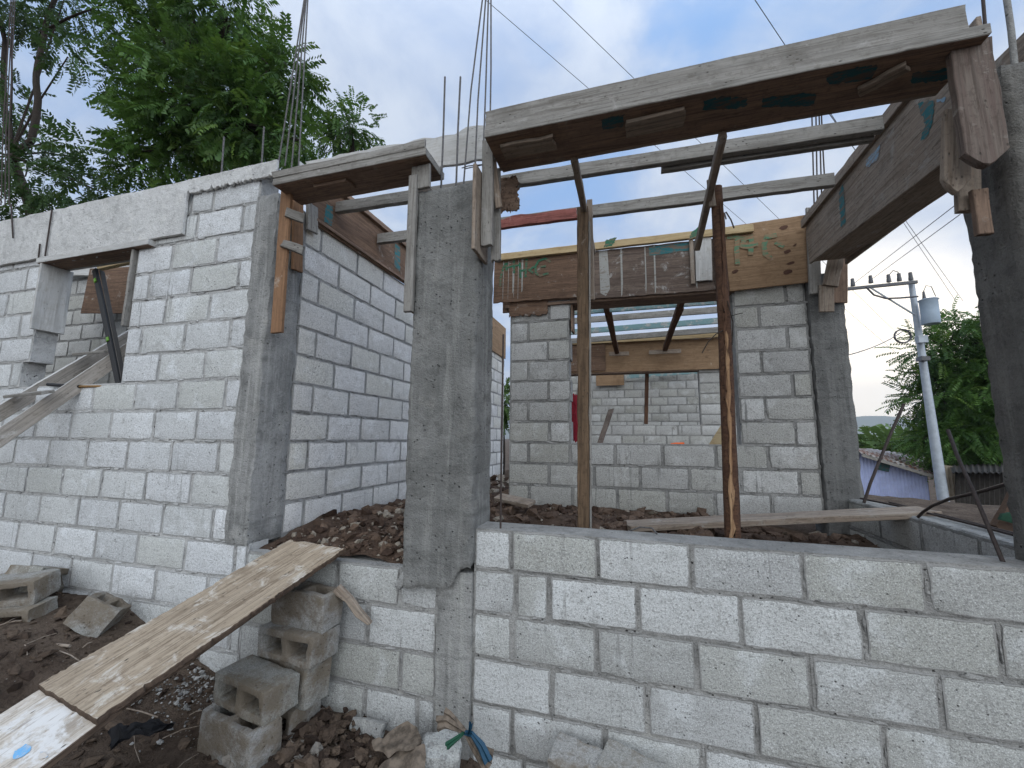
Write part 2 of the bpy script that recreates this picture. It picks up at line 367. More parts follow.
def board(name, A, B, w, t, mat, parent=None, up=(0, 0, 1), rag=(0, 0, 0, 0), jit=.0007, c=.003, warp=.002, nu=None, nv=None, edge=None, extra=None, notch=None):
    """timber from A to B (centres of the ends); w along `up`, t across. extra(mb, L) may add paint to its faces"""
    SEED[0] += 1
    m, L = frame(A, B, up); mb = MB()
    nu = nu or max(3, min(40, int(L/.07))); nv = nv or max(2, min(14, int(w/.03)))
    mb.slab(L, w, t, nu, nv, c, jit, rag, warp, 0, 1 if edge else None, SEED[0], notch=notch)
    mats = [mat]+([edge] if edge else [])
    if extra:
        ex = extra(mb, L, len(mats)); mats += ex
    return mb.build(name, mats, parent, m)
def tube(name, pts, r, mat, parent=None, n=7, r2=None, loc=None):
    mb = MB(); mb.tube(pts, r, n, 0, r2); o = mb.build(name, mat, parent, Matrix() if parent is not None else None, 60)
    return o
def grid_box(mb, x0, x1, y0, y1, z0, z1, d=.05, amp=.006, mi=0, c=.008, seed=0, freq=7, bottom=None):
    """a rough cast-concrete prism: gridded faces pushed about by noise; bottom(x) may give a ragged lower end"""
    bm = bmesh.new(); nx, ny, nz = [max(2, int((b-a)/d)) for a, b in ((x0, x1), (y0, y1), (z0, z1))]
    idx = {}
    def vert(i, j, k):
        if (i, j, k) not in idx:
            x, y, z = x0+(x1-x0)*i/nx, y0+(y1-y0)*j/ny, z0+(z1-z0)*k/nz
            ex = (i in (0, nx))+(j in (0, ny))+(k in (0, nz))
            if bottom and k < nz:
                zb = bottom(x, y); z = zb+(z1-zb)*k/nz
            p = Vector((x, y, z)); q = p*freq+Vector((seed, seed*.7, seed*.3))
            off = noise.noise_vector(q)*amp+noise.noise_vector(q*3.1)*amp*.5
            if ex >= 2:
                cen = Vector(((x0+x1)/2, (y0+y1)/2, (z0+z1)/2)); dd = cen-p
                if i in (0, nx): off.x += math.copysign(c*(.4+abs(noise.noise(q*2.3))*1.6), dd.x)
                if j in (0, ny): off.y += math.copysign(c*(.4+abs(noise.noise(q*2.9))*1.6), dd.y)
            idx[(i, j, k)] = len(V); V.append(p+off)
        return idx[(i, j, k)]
    V = []; fs = []
    for i in range(nx):
        for k in range(nz):
            fs.append((vert(i,0,k), vert(i+1,0,k), vert(i+1,0,k+1), vert(i,0,k+1)))
            fs.append((vert(i,ny,k+1), vert(i+1,ny,k+1), vert(i+1,ny,k), vert(i,ny,k)))
    for j in range(ny):
        for k in range(nz):
            fs.append((vert(0,j,k+1), vert(0,j+1,k+1), vert(0,j+1,k), vert(0,j,k)))
            fs.append((vert(nx,j,k), vert(nx,j+1,k), vert(nx,j+1,k+1), vert(nx,j,k+1)))
    for i in range(nx):
        for j in range(ny):
            fs.append((vert(i,j,nz), vert(i+1,j,nz), vert(i+1,j+1,nz), vert(i,j+1,nz)))
            fs.append((vert(i,j+1,0), vert(i+1,j+1,0), vert(i+1,j,0), vert(i,j,0)))
    bm.free(); mb.add(V, fs, mi, (.5, 0, 0))

# ------------------------------------------------------------------ block walls
def block_geo(mb, u0, u1, z0, z1, T, R, fine=True, hollow=False):
    """one block with a softened, chipped front face; local y = 0 is the face, +y goes into the wall"""
    L, H = u1-u0, z1-z0
    tone = min(1, max(0, R.gauss(.5, .36))); warm = R.random()**2
    py = max(-.0015, min(.0012, R.gauss(0, .0012))); tilt = R.gauss(0, .006)
    def lines(n, tot):
        e = min(.014, tot*.2); return [0, e]+[e+(tot-2*e)*i/n for i in range(1, n)]+[tot-e, tot]
    us = lines(max(1, int(L/.06)) if fine else 1, L); zs = lines(3 if fine else 1, H)
    V = []; C = []; nu, nz = len(us), len(zs); chip = R.random() < .5; ci = R.choice([0, nu-1]); cj = R.choice([0, nz-1])
    for i, u in enumerate(us):
        for j, z in enumerate(zs):
            ed = (i in (0, nu-1))+(j in (0, nz-1)); k = R.random()
            uu, zz = u0+u, z0+z; y = py+tilt*(z-H/2)*.3+R.gauss(0, .0006)
            if ed:
                y += .0016+abs(R.gauss(0, .0014))
                if i in (0, nu-1): uu += (1 if i == 0 else -1)*abs(R.gauss(0, .0028))
                if j in (0, nz-1): zz += (1 if j == 0 else -1)*abs(R.gauss(0, .0026))
                if ed == 2: y += .003
                if chip and abs(i-ci) <= 1 and abs(j-cj) <= 1: y += .008*R.random()+.003; uu += (.006 if i == 0 else -.006 if i == nu-1 else 0); zz += (.006 if j == 0 else -.006 if j == nz-1 else 0)
            V.append((uu, y, zz)); C.append((tone, 1.0 if ed else .15*k, warm))
    fs = [(i*nz+j, (i+1)*nz+j, (i+1)*nz+j+1, i*nz+j+1) for i in range(nu-1) for j in range(nz-1)]
    loop = [i*nz for i in range(nu-1)]+[(nu-1)*nz+j for j in range(nz-1)]+[i*nz+nz-1 for i in range(nu-1, 0, -1)]+[j for j in range(nz-1, 0, -1)]
    b = len(V)
    for k in loop: V.append((V[k][0], T-.004, V[k][2])); C.append((tone, .3, warm))
    n = len(loop)
    fs += [(loop[(k+1) % n], loop[k], b+k, b+(k+1) % n) for k in range(n)]
    fs.append(tuple(b+k for k in range(n-1, -1, -1)))
    mb.add(V, fs, 0, C)
def layout(rows, u0, u1, off, holes=(), L=.41, seed=1, stagger=True):
    """rows = [(z0, z1)] from the top; returns blocks clipped by holes (u0, u1, z0, z1)"""
    R = random.Random(seed); out = []
    for r, row in enumerate(rows):
        z0, z1 = row[0], row[1]
        if len(row) > 2: js = list(row[2])
        else:
            s = off+(L/2 if (r % 2 and stagger) else 0); js = []
            k = math.floor((u0-s)/L)
            while s+k*L < u1+L: js.append(s+k*L+R.gauss(0, .008)); k += 1
        js = [u0]+[j for j in js if u0+.05 < j < u1-.05]+[u1]
        zc = (z0+z1)/2
        cuts = [(h[0], h[1]) for h in holes if h[2] < zc < h[3]]
        for a, b in zip(js, js[1:]):
            segs = [(a, b)]
            for c0, c1 in cuts:
                ns = []
                for p, q in segs:
                    if q <= c0 or p >= c1: ns.append((p, q))
                    else:
                        if p < c0: ns.append((p, c0))
                        if q > c1: ns.append((c1, q))
                segs = ns
            out += [(p, q, z0, z1) for p, q in segs if q-p > .03]
    return out
ICOS = []
for sub in (1, 2):
    bm = bmesh.new(); bmesh.ops.create_icosphere(bm, subdivisions=sub, radius=1)
    ICOS.append((np.array([v.co[:] for v in bm.verts]), [tuple(v.index for v in f.verts) for f in bm.faces])); bm.free()
def wall_mesh(blocks, T, seed=3, fine=True, joint=.014, name='block_wall', mats=('block', 'mortar'), parent=None, mw=None, skip_bottom=False):
    R = random.Random(seed); mb = MB()
    def blob(u, z, lu, lz, th):
        V0, F0 = ICOS[0]; k = np.random.default_rng(R.randrange(1 << 30)).normal(1, .18, (len(V0), 1))
        mb.add((V0*k*np.array([lu, th, lz])+np.array([u, .004, z])).tolist(), F0, 1)
    for (a, b, z0, z1) in blocks:
        if fine:                                  # mortar squeezed out of the bed and head joints
            for _ in range(R.randrange(2, 7)): blob(R.uniform(a, b), z0+R.gauss(0, .004), R.uniform(.008, .045), R.uniform(.004, .009), R.uniform(.003, .008))
            for _ in range(R.randrange(0, 4)): blob(b+R.gauss(0, .003), R.uniform(z0, z1), R.uniform(.003, .008), R.uniform(.008, .04), R.uniform(.003, .007))
        mrec = .0042+R.random()*.0045
        mb.box(a, b, mrec, T-.008, z0, z1, 1)
        j = joint/2
        block_geo(mb, a+j*R.uniform(.6, 1.4), b-j*R.uniform(.6, 1.4), z0+j*R.uniform(.7, 1.3), z1-j*R.uniform(.5, 1.1), T, R, fine)
    return mb.build(name, list(mats), parent, mw, 35)
def plane_mw(origin, u, inward):
    u, w = Vector(u), Vector(inward); m = Matrix((u, w, Vector((0, 0, 1)))).transposed().to_4x4(); m.translation = Vector(origin); return m
def courses(ztop, n, h=.2): return [(ztop-(i+1)*h, ztop-i*h) for i in range(n)]
# ------------------------------------------------------------------ camera
cd = bpy.data.cameras.new('camera'); cam = new('camera', cd)
cam.matrix_world = Matrix((( RX.x, RU.x, -RF.x, 0), (RX.y, RU.y, -RF.y, 0), (RX.z, RU.z, -RF.z, 0), (0, 0, 0, 1)))
cd.sensor_width = 36; cd.lens = 36*F/1024; cd.clip_start = .02; cd.clip_end = 20000
scene.camera = cam
# ------------------------------------------------------------------ sky and light
SUN = Vector((.43, .90, .15)).normalized()
w = bpy.data.worlds.new('World'); scene.world = w; w.use_nodes = True; t = w.node_tree; t.nodes.clear()
def wn(typ, **k):
    n = t.nodes.new(typ)
    for a, b in k.items(): setattr(n, a, b)
    return n
def wm(op, a, b=0.0, clamp=False):
    n = wn('ShaderNodeMath', operation=op, use_clamp=clamp)
    for i, v in enumerate((a, b)):
        if isinstance(v, (int, float)): n.inputs[i].default_value = v
        else: t.links.new(v, n.inputs[i])
    return n.outputs[0]
def wr(v, a, b, c=0.0, d=1.0):
    n = wn('ShaderNodeMapRange', clamp=True); n.interpolation_type = 'SMOOTHSTEP'; t.links.new(v, n.inputs[0])
    for i, x in enumerate((a, b, c, d)): n.inputs[i+1].default_value = x
    return n.outputs[0]
def wx(f, a, b, mode='MIX'):
    n = wn('ShaderNodeMix', data_type='RGBA', blend_type=mode)
    for s_, v in ((0, f), (6, a), (7, b)):
        if isinstance(v, tuple): n.inputs[s_].default_value = (*v, 1)
        elif isinstance(v, (int, float)): n.inputs[s_].default_value = v
        else: t.links.new(v, n.inputs[s_])
    return n.outputs[2]
sky = wn('ShaderNodeTexSky', sky_type='NISHITA'); sky.sun_disc = False
sky.sun_elevation = math.asin(SUN.z); sky.sun_rotation = math.atan2(SUN.x, SUN.y); sky.air_density = 1.2; sky.dust_density = 1.5
tc = wn('ShaderNodeTexCoord'); sep = wn('ShaderNodeSeparateXYZ'); t.links.new(tc.outputs['Generated'], sep.inputs[0])
dx, dy, dz = sep.outputs
inv = wm('DIVIDE', 1.0, wm('ADD', wm('MAXIMUM', dz, 0.0), .22))
cb = wn('ShaderNodeCombineXYZ'); t.links.new(wm('MULTIPLY', dx, inv), cb.inputs[0]); t.links.new(wm('MULTIPLY', dy, inv), cb.inputs[1])
def wnoise(scale, det, rough, dist=0.0, loc=(0, 0, 0)):
    mp = wn('ShaderNodeMapping'); mp.inputs['Location'].default_value = loc; t.links.new(cb.outputs[0], mp.inputs[0])
    n = wn('ShaderNodeTexNoise'); t.links.new(mp.outputs[0], n.inputs['Vector'])
    n.inputs['Scale'].default_value = scale; n.inputs['Detail'].default_value = det; n.inputs['Roughness'].default_value = rough; n.inputs['Distortion'].default_value = dist
    return n.outputs[0]
big = wnoise(1.2, 4, .55, .4, (3.1, 1.2, 0)); mid = wnoise(2.2, 7, .58, .5, (7.7, 4.2, 0)); det = wnoise(5.0, 6, .6, .4, (1.4, 9.0, 0))
cover = wr(wm('ADD', wm('MULTIPLY', big, .6), wm('MULTIPLY', mid, .5)), .40, .60)
lum = wr(wm('ADD', wm('MULTIPLY', mid, .6), wm('MULTIPLY', det, .4)), .36, .64)
blue = wx(.92, sky.outputs[0], (2.45, 4.45, 8.1))
cloud = wx(lum, (4.2, 5.05, 6.75), (7.3, 7.8, 8.5))
base = wx(wm('MULTIPLY', cover, .80), blue, cloud)
dot = wm('ADD', wm('ADD', wm('MULTIPLY', dx, SUN.x), wm('MULTIPLY', dy, SUN.y)), wm('MULTIPLY', dz, SUN.z))
glow = wr(dot, .968, .999); glow2 = wr(dot, .80, .98, 0, .18)
base = wx(glow2, base, (7.6, 7.9, 8.5)); base = wx(wm('MULTIPLY', glow, .85), base, (22.0, 19.5, 15.5))
# added gain brightens the sky overhead and behind the viewer to light the walls
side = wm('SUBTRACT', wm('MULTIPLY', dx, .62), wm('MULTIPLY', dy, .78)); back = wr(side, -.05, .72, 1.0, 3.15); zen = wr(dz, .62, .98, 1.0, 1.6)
low = wr(dz, -.02, -.12, 1.0, .35)
base = wx(wr(dy, .1, -.5, 0, .75), base, (6.25, 6.35, 6.3))
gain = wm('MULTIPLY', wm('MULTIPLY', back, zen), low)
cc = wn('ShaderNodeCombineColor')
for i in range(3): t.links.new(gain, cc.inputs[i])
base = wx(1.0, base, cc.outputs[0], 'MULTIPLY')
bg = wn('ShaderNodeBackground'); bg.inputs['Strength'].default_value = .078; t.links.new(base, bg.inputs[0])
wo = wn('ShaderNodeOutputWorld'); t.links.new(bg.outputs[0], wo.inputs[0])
ld = bpy.data.lights.new('sun', 'SUN'); ld.energy = .9; ld.angle = math.radians(14); ld.color = (1, .93, .82)
lo = new('sun', ld); lo.rotation_euler = (-SUN).to_track_quat('-Z', 'Y').to_euler()
vs = scene.view_settings; vs.view_transform = 'Standard'; vs.look = 'None'; vs.gamma = 1; vs.exposure = 0.5; vs.use_curve_mapping = False

# ------------------------------------------------------------------ ground
def sst(a, b, x): x = min(1, max(0, (x-a)/(b-a))); return x*x*(3-2*x)
def ground_h(x, y):
    front = -1.06-.36*sst(-3.4, -2.0, x)-.09*sst(-1.6, -.6, x)
    right = -.80+.12*math.exp(-((x-3.2)/1.2)**2)
    h = front
    if x > 1.4: h += (right-front)*sst(1.9, 2.25, y)*sst(1.55, 1.9, x)
    d = math.hypot(x*.6, y)
    h += (-2.75-h)*sst(6.4, 15, d)*(1 if (y > 0 and x > -4) else 0)*sst(0, 4, y)
    if d < 12: h += .03*noise.noise(Vector((x*2.2, y*2.2, 0)))+.022*noise.noise(Vector((x*7, y*7, 3)))+.012*noise.noise(Vector((x*19, y*19, 5)))
    return h
def axis(lo_, hi_, step, far):
    a = [lo_+step*i for i in range(int((hi_-lo_)/step)+1)]
    return [-f for f in reversed(far) if -f < lo_]+a+[f for f in far if f > hi_]
xs = axis(-6.4, 4.6, .055, [5, 5.6, 6.5, 8, 10, 13, 17, 22, 30, 45, 80, 160, 400, 1000, 2400, 7000])
ys = axis(-.4, 2.4, .055, [2.8, 3.3, 3.9, 4.5, 5.2, 6, 6.8, 7.6, 8.5, 9.5, 10.5, 12, 14, 16, 19, 24, 32, 50, 90, 200, 500, 1500, 3800])
gm = MB(); ny = len(ys)
gm.add([(x, y, ground_h(x, y)) for x in xs for y in ys], [(i*ny+j, (i+1)*ny+j, (i+1)*ny+j+1, i*ny+j+1) for i in range(len(xs)-1) for j in range(ny-1)])
tag(gm.build('ground', 'dirt', smooth=60), 'bare brown dirt ground around the unfinished block house', 'ground', kind='structure')

ICO = []
for sub in (1, 2):
    bm = bmesh.new(); bmesh.ops.create_icosphere(bm, subdivisions=sub, radius=1)
    ICO.append((np.array([v.co[:] for v in bm.verts]), [tuple(v.index for v in f.verts) for f in bm.faces])); bm.free()
def clods(mb, n, pos, smin, smax, seed, flat=.7, sub=0, pale=.06):
    r = np.random.default_rng(seed); V0, F0 = ICO[sub]
    for _ in range(n):
        p = pos(r)
        if p is None: continue
        s_ = smin*(smax/smin)**(r.random()**2.2)
        sc = np.array([1, r.uniform(.55, 1), r.uniform(.35, flat)])*s_
        v = V0*(1+r.normal(0, .27, (len(V0), 1)))*sc
        R3 = np.array(Euler((r.normal(0, .35), r.normal(0, .35), r.uniform(0, 6.3))).to_matrix())
        v = v@R3.T+np.array(p)+np.array([0, 0, s_*.12])
        tone = .95 if r.random() < pale else r.random()*.7
        mb.add(v.tolist(), F0, 0, (tone, 0, 0))
def g_left(r):
    x = r.uniform(-4.9, -.75); y = r.uniform(.55, 1.98); return (x, y, ground_h(x, y))
def g_front(r):
    x = r.uniform(-1.5, 1.6); y = r.uniform(1.45, 1.98); return (x, y, ground_h(x, y))
c1 = MB(); clods(c1, 3600, g_left, .004, .045, 11, .5); clods(c1, 500, g_front, .006, .035, 12)
def g_heap(r):
    x = r.normal(-1.35, .17); y = r.uniform(1.55, 1.97); return (x, y, ground_h(x, y)+.05*math.exp(-((x+1.35)/.25)**2)*r.random())
clods(c1, 240, g_heap, .012, .05, 14, sub=1)
tag(c1.build('gravel', 'clod_dark', smooth=0), 'loose clods, stones and gravel strewn over the dirt in front of the walls', 'gravel', kind='stuff')
# fill inside the rooms
def fill_h(x, y):
    h = -.62+.05*noise.noise(Vector((x*2.1, y*2.1, 9)))+.035*noise.noise(Vector((x*6, y*6, 2)))+.018*noise.noise(Vector((x*17, y*17, 7)))
    h += .07*math.exp(-((x+1.6)/.5)**2-((y-3.1)/.7)**2)+.06*math.exp(-((x+.45)/.4)**2-((y-2.9)/.5)**2)
    h -= .10*sst(.5, 1.2, x)+.25*sst(6.0, 8, y)
    if x < -.95 and y < 2.25: h -= .06*(2.25-y)/.25
    return h
fx = [-2.185+i*.05 for i in range(77)]; fy = [2.06+i*.05 for i in range(40)]+[4.2, 4.5, 5, 5.5, 6, 7, 8.4, 9, 10.6]
fm = MB(); ny = len(fy)
def fin(x, y): return not (x > -.99 and y < 2.16)
fm.add([(x, y, fill_h(x, y)) for x in fx for y in fy], [(i*ny+j, (i+1)*ny+j, (i+1)*ny+j+1, i*ny+j+1) for i in range(len(fx)-1) for j in range(ny-1) if fin(fx[i], fy[j])])
tag(fm.build('earth_fill', 'rubble', smooth=60), 'brown earth fill that raises the floor inside the block walls', 'ground', kind='structure')
def g_in(r):
    x = r.uniform(-2.12, 1.55); y = r.uniform(2.1, 3.85)
    if x > -1.1 and y < 2.3: return None
    if -1.2 < x < -.7 and y < 2.3: return None
    return (x, y, fill_h(x, y))
def g_in2(r):
    x = r.uniform(-2.1, -1.15); y = 2.08+1.7*r.random()**1.3; return (x, y, fill_h(x, y))
c2 = MB(); clods(c2, 1700, g_in, .01, .07, 21); clods(c2, 1100, g_in2, .008, .045, 22, pale=.2)
clods(c2, 60, lambda r: (r.uniform(-.75, .5), r.uniform(2.5, 3.3), -.60), .04, .085, 23, .8, 1, .02)
clods(c2, 120, lambda r: (r.uniform(-2.1, -1.2), r.uniform(3.9, 6.5), -.6), .03, .10, 24, .8, 0, .35)
tag(c2.build('rubble', 'clod', smooth=0), 'brown earth clods and stone rubble heaped on the floor inside the block walls', 'rubble', kind='stuff')

# ------------------------------------------------------------------ block walls
Y0 = 2.0
# front low wall, joints surveyed row by row
def jx(pts): return [OY(px, py, Y0).x for px, py in pts]
front_rows = [(-.637, -.45, jx([(511, 555), (598, 567), (692, 578), (805, 592), (929, 600)])),
              (-.838, -.637, jx([(516, 595), (549, 600), (638, 613), (742, 628), (866, 645), (1003, 660)])),
              (-1.038, -.838, jx([(512, 640), (597, 652), (697, 668), (813, 690), (943, 708)])),
              (-1.24, -1.038, jx([(552, 690), (647, 705), (757, 725), (885, 750)])),
              (-1.44, -1.24, jx([(512, 730), (605, 745), (703, 750)])+[.62, 1.03, 1.44]), (-1.64, -1.44)]
bl = layout(front_rows, -.765, 2.2, .1)
front_rows[0] = (-.637, -.447, front_rows[0][2])
bl = layout(front_rows, -.765, 2.2, .1)
fw = wall_mesh(bl, .19, 5, True, .0135, 'block_wall', ('block', 'mortar'), None, plane_mw((0, Y0, 0), (1, 0, 0), (0, 1, 0)))
tag(fw, 'low pale concrete block wall in the foreground, right of the thick concrete column', 'wall')
# crumbly mortar bed with half-filled cells left on top of that wall
mb = MB()
grid_box(mb, -.752, 2.195, 2.022, 2.178, -.49, -.4565, .022, .005, 0, .008, 3, 9)
mb.build('mortar_bed', 'bed', fw, Matrix(), 50)
# low wall below the doorway
lw_rows = [(-.865, -.675, sorted(jx([(399, 580), (441, 590)])+[-1.56, -1.94])), (-1.07, -.865, sorted(jx([(367, 620)])+[-1.78])), (-1.27, -1.07, sorted(jx([(400, 670)])+[-1.62, -2.0])), (-1.47, -1.27, sorted(jx([(364, 700)])+[-1.05, -1.80])), (-1.67, -1.47)]
ow = wall_mesh(layout(lw_rows, -2.2, -.955, .05), .15, 8, True, .015, 'block_wall', ('block', 'mortar_mid'), None, plane_mw((0, Y0+.004, 0), (1, 0, 0), (0, 1, 0)))
tag(ow, 'low block wall under the open doorway, behind the stacked loose blocks', 'wall')
# left front wall with the window opening
lt = -.034+.2*8
WIN = (-4.53, -3.47, .33, 1.40)
bl = layout(courses(lt, 11), -6.6, -2.36, -2.49, [WIN, (-4.62, -4.5, .33, .55)], seed=2)+layout([(1.566, 1.775)], -2.985, -2.36, -2.77, seed=23)+layout(courses(lt-2.2, 4), -6.6, -2.19, -2.28, seed=22)
lw = wall_mesh(bl, .15, 9, True, .016, 'block_wall', ('block_left', 'mortar_light'), None, plane_mw((0, Y0, 0), (1, 0, 0), (0, 1, 0)))
tag(lw, 'tall bluish white block wall at the left with a window opening', 'wall')
for p0, p1 in (((221, 187), (224, 137)), ((261, 180), (264, 127))):
    tube('rebar', [OY(*p0, 2.05)-Vector((0, 0, .1)), OY(*p1, 2.05)], .006, 'steel', lw)
for p0, p1 in (((45, 256), (52, 210)), ((13, 238), (11, 204)), ((38, 262), (40, 244))):
    tube('rebar', [OY(*p0, 1.962), OY(*p1, 1.962)], .0055, 'steel_dark', lw)
for k in range(3):
    tube('rebar', [OY(1+4*k, 205, 2.08), OY(3+3*k, 130, 2.08), OY(11+2*k, 0, 2.08), OY(14+2*k, -60, 2.08)], .0045, 'steel_dark', lw)
# shutter boards closing the ring beam above it
sh = thing('beam_formwork', (-4.6, 2.0, 1.4), 'pale smooth shutter boards running along the top of the left wall above the window', 'formwork')
board('shutter_board', (-6.6, 1.984, 1.618), (-3.0, 1.984, 1.618), .415, .022, 'tie_band', sh, rag=(0, .006, .003, .005), nv=8, nu=40)
mb = MB(); grid_box(mb, -6.6, -3.0, 2.0, 2.15, 1.570, 1.79, .09, .004, 0, .01, 3)
grid_box(mb, -2.98, -2.30, 1.998, 2.15, 1.772, 1.805, .03, .006, 0, .012, 5)
mb.build('tie_beam', 'tie_band', lw, Matrix(), 50)
board('shutter_board', (-3.02, 1.984, 1.768), (-2.21, 1.984, 1.772), .12, .02, 'tie_band', sh, rag=(.004, .004, .010, .003), nu=60, nv=6)
# long shutter board right of the corner column, behind the main column
sb = board('shutter_board', (-2.16, 2.16, 1.80), (-.72, 2.16, 1.80), .26, .022, 'tie', None, rag=(.015, 0, .01, .016), nv=7)
tag(sb, 'pale wide shutter board spanning above the doorway behind the rebar of the thick column', 'board')
# window formwork
wf = thing('window_formwork', (-4.0, 2.0, 1.35), 'old boards framing the window opening in the left wall', 'formwork')
board('lintel_board', (-4.56, 2.035, 1.385), (-3.30, 2.035, 1.385), .16, .045, 'board_dark', wf, up=(0, 1, 0), edge='tie')
board('jamb_board', (-4.505, 2.06, 1.36), (-4.505, 2.06, .82), .20, .022, 'tie', wf, up=(0, 1, 0))
board('jamb_board', (-3.495, 2.02, 1.36), (-3.50, 2.02, .78), .085, .02, 'board_grey', wf, up=(0, 1, 0))
# left side wall of the entry, seen obliquely
bl = layout(courses(lt-.0, 13), 2.25, 7.1, 2.42, [], seed=5)
bl = [b for b in bl if b[3] < 1.58]
sw = wall_mesh(bl, .15, 12, True, .015, 'block_wall', ('block_white', 'mortar_mid'), None, plane_mw((-2.2, 0, 0), (0, 1, 0), (-1, 0, 0)))
tag(sw, 'tall white block side wall running back from the corner column behind the doorway', 'wall')
# far wall with the wide opening
FW = (-.54, .90, -.034, 1.6)
bl = layout(courses(-.034+.2*7, 10), -1.15, 1.455, -.75, [FW], seed=4)
fa = wall_mesh(bl, .15, 14, True, .015, 'block_wall', ('block_far', 'mortar'), None, plane_mw((0, 3.9, 0), (1, 0, 0), (0, 1, 0)))
tag(fa, 'grey block wall at the back of the front room with a wide window opening', 'wall')
# right low wall
bl = layout(courses(-.45, 5), -3.95, -2.195, -2.62, seed=6)
rw = wall_mesh(bl, .17, 16, True, .016, 'block_wall', ('block_far', 'mortar'), None, plane_mw((1.60, 0, 0), (0, -1, 0), (1, 0, 0)))
tag(rw, 'low block wall along the right side of the room, below the bent rebar', 'wall')
mb = MB(); grid_box(mb, 1.606, 1.765, 2.21, 3.94, -.468, -.441, .05, .004, 0, .012, 8); mb.build('mortar_bed', 'conc_light', rw, Matrix(), 50)
tube('rebar', [(1.70, 2.2, -.428), (1.72, 2.8, -.425), (1.70, 3.4, -.42), (1.66, 3.8, -.425)], .007, 'steel_dark', rw)
tube('rebar', [(1.73, 2.1, -.427), (1.75, 2.9, -.424), (1.74, 3.6, -.42)], .006, 'steel_dark', rw)
# deep room walls
bl = layout(courses(.29, 6), -1.9, 2.3, .05, seed=7)+layout(courses(1.49, 6), 1.29, 2.3, 1.29, seed=8, L=.42, stagger=False)
d3 = wall_mesh(bl, .15, 18, False, .015, 'block_wall', ('block_far', 'mortar'), None, plane_mw((0, 8.5, 0), (1, 0, 0), (0, 1, 0)))
tag(d3, 'distant grey block wall with an opening, seen through the far window', 'wall')
d4 = wall_mesh(layout(courses(1.85, 12), -2.5, 3.2, .1, seed=9), .15, 20, False, .014, 'block_wall', ('block_far', 'mortar_mid'), None, plane_mw((0, 10.7, 0), (1, 0, 0), (0, 1, 0)))
tag(d4, 'whitish block wall farthest back, seen through two openings', 'wall')
# back wall of the left room
d5 = wall_mesh(layout(courses(2.166, 16), -9.5, -2.37, -4.5, seed=10), .15, 22, True, .016, 'block_wall', ('block_far', 'mortar'), None, plane_mw((0, 3.3, 0), (1, 0, 0), (0, 1, 0)))
tag(d5, 'grey block wall inside the left room, seen through the left window', 'wall')

# ------------------------------------------------------------------ concrete columns
def rods(par, lst, Y, r=.006, mat='steel', up=0):
    for pts in lst:
        P = [OY(*p, Y) for p in pts]
        if up: P.append(P[-1]+(P[-1]-P[-2]).normalized()*up)
        tube('rebar', P, r, mat, par)
cc_ = MB(); grid_box(cc_, -2.385, -2.19, 1.987, 2.25, -.64, 1.60, .04, .006, 0, .012, 4)
c_ = cc_.build('concrete_column', 'conc_left', smooth=50)
tag(c_, 'rough pale concrete corner column between the left wall and the doorway', 'column')
rods(c_, [[(278, 166), (305, -5)], [(285, 166), (305.5, -5)], [(291, 174), (306.5, -5)], [(298, 176), (308, -5)]], 2.1, .0052, 'steel', .5)
def mc_bottom(x, y):
    t_ = (x+1.145)/.385
    return -.735+.02*noise.noise(Vector((x*30, y*9, 1)))+(.115*sst(.58, .95, t_))-(.02*sst(.3, .1, t_))
mb = MB(); grid_box(mb, -1.145, -.762, 1.952, 2.235, -.74, 1.405, .02, .007, 0, .009, 1, 9, mc_bottom)
mc = mb.build('concrete_column', 'conc', smooth=50)
tag(mc, 'thick grey concrete column in the middle with a ragged lower edge and tall rebar', 'column')
mb = MB(); grid_box(mb, -.956, -.765, 1.985, 2.2, -1.7, -.66, .04, .004, 0, .006, 6)
mb.build('footing', 'conc_light', mc, Matrix(), 50)
rods(mc, [[(441, 192), (443.5, 130), (445, 77)], [(456, 192), (458, 130), (460.5, 77)]], 2.05)
rods(mc, [[(463, 192), (471, 90), (483, -5)], [(474, 192), (478, 100), (486, -5)], [(482, 192), (486, 80), (488.5, -5)], [(489, 192), (491, 70), (491, -5)]], 2.08, .005, 'steel', .5)
tube('tie_wire', [OY(462, 168, 2.04), OY(468, 166, 2.02), OY(478, 165, 2.03), OY(486, 164, 2.06), OY(478, 166, 2.12), OY(464, 169, 2.1)], .003, 'steel', mc)
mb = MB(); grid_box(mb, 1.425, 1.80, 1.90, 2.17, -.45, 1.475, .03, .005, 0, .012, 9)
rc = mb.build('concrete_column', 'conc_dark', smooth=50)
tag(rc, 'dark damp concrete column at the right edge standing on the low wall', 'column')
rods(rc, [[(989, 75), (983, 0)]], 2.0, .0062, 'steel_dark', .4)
tube('rebar', [OY(1015, 70, 2.03), OY(1011, 30, 2.03), OY(1006, -5, 2.03), OY(1002, -60, 2.03)], .011, 'conc_light', rc)
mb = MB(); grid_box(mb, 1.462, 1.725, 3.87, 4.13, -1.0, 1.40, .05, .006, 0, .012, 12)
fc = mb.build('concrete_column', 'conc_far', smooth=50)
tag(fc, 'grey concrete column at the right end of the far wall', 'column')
rods(fc, [[(815, 240), (812, 118), (811, 80)], [(818, 240), (816, 118), (815, 80)], [(823, 240), (820, 141), (818, 80)], [(828, 240), (823, 150), (820, 80)]], 4.0, .006, 'steel_dark', .3)
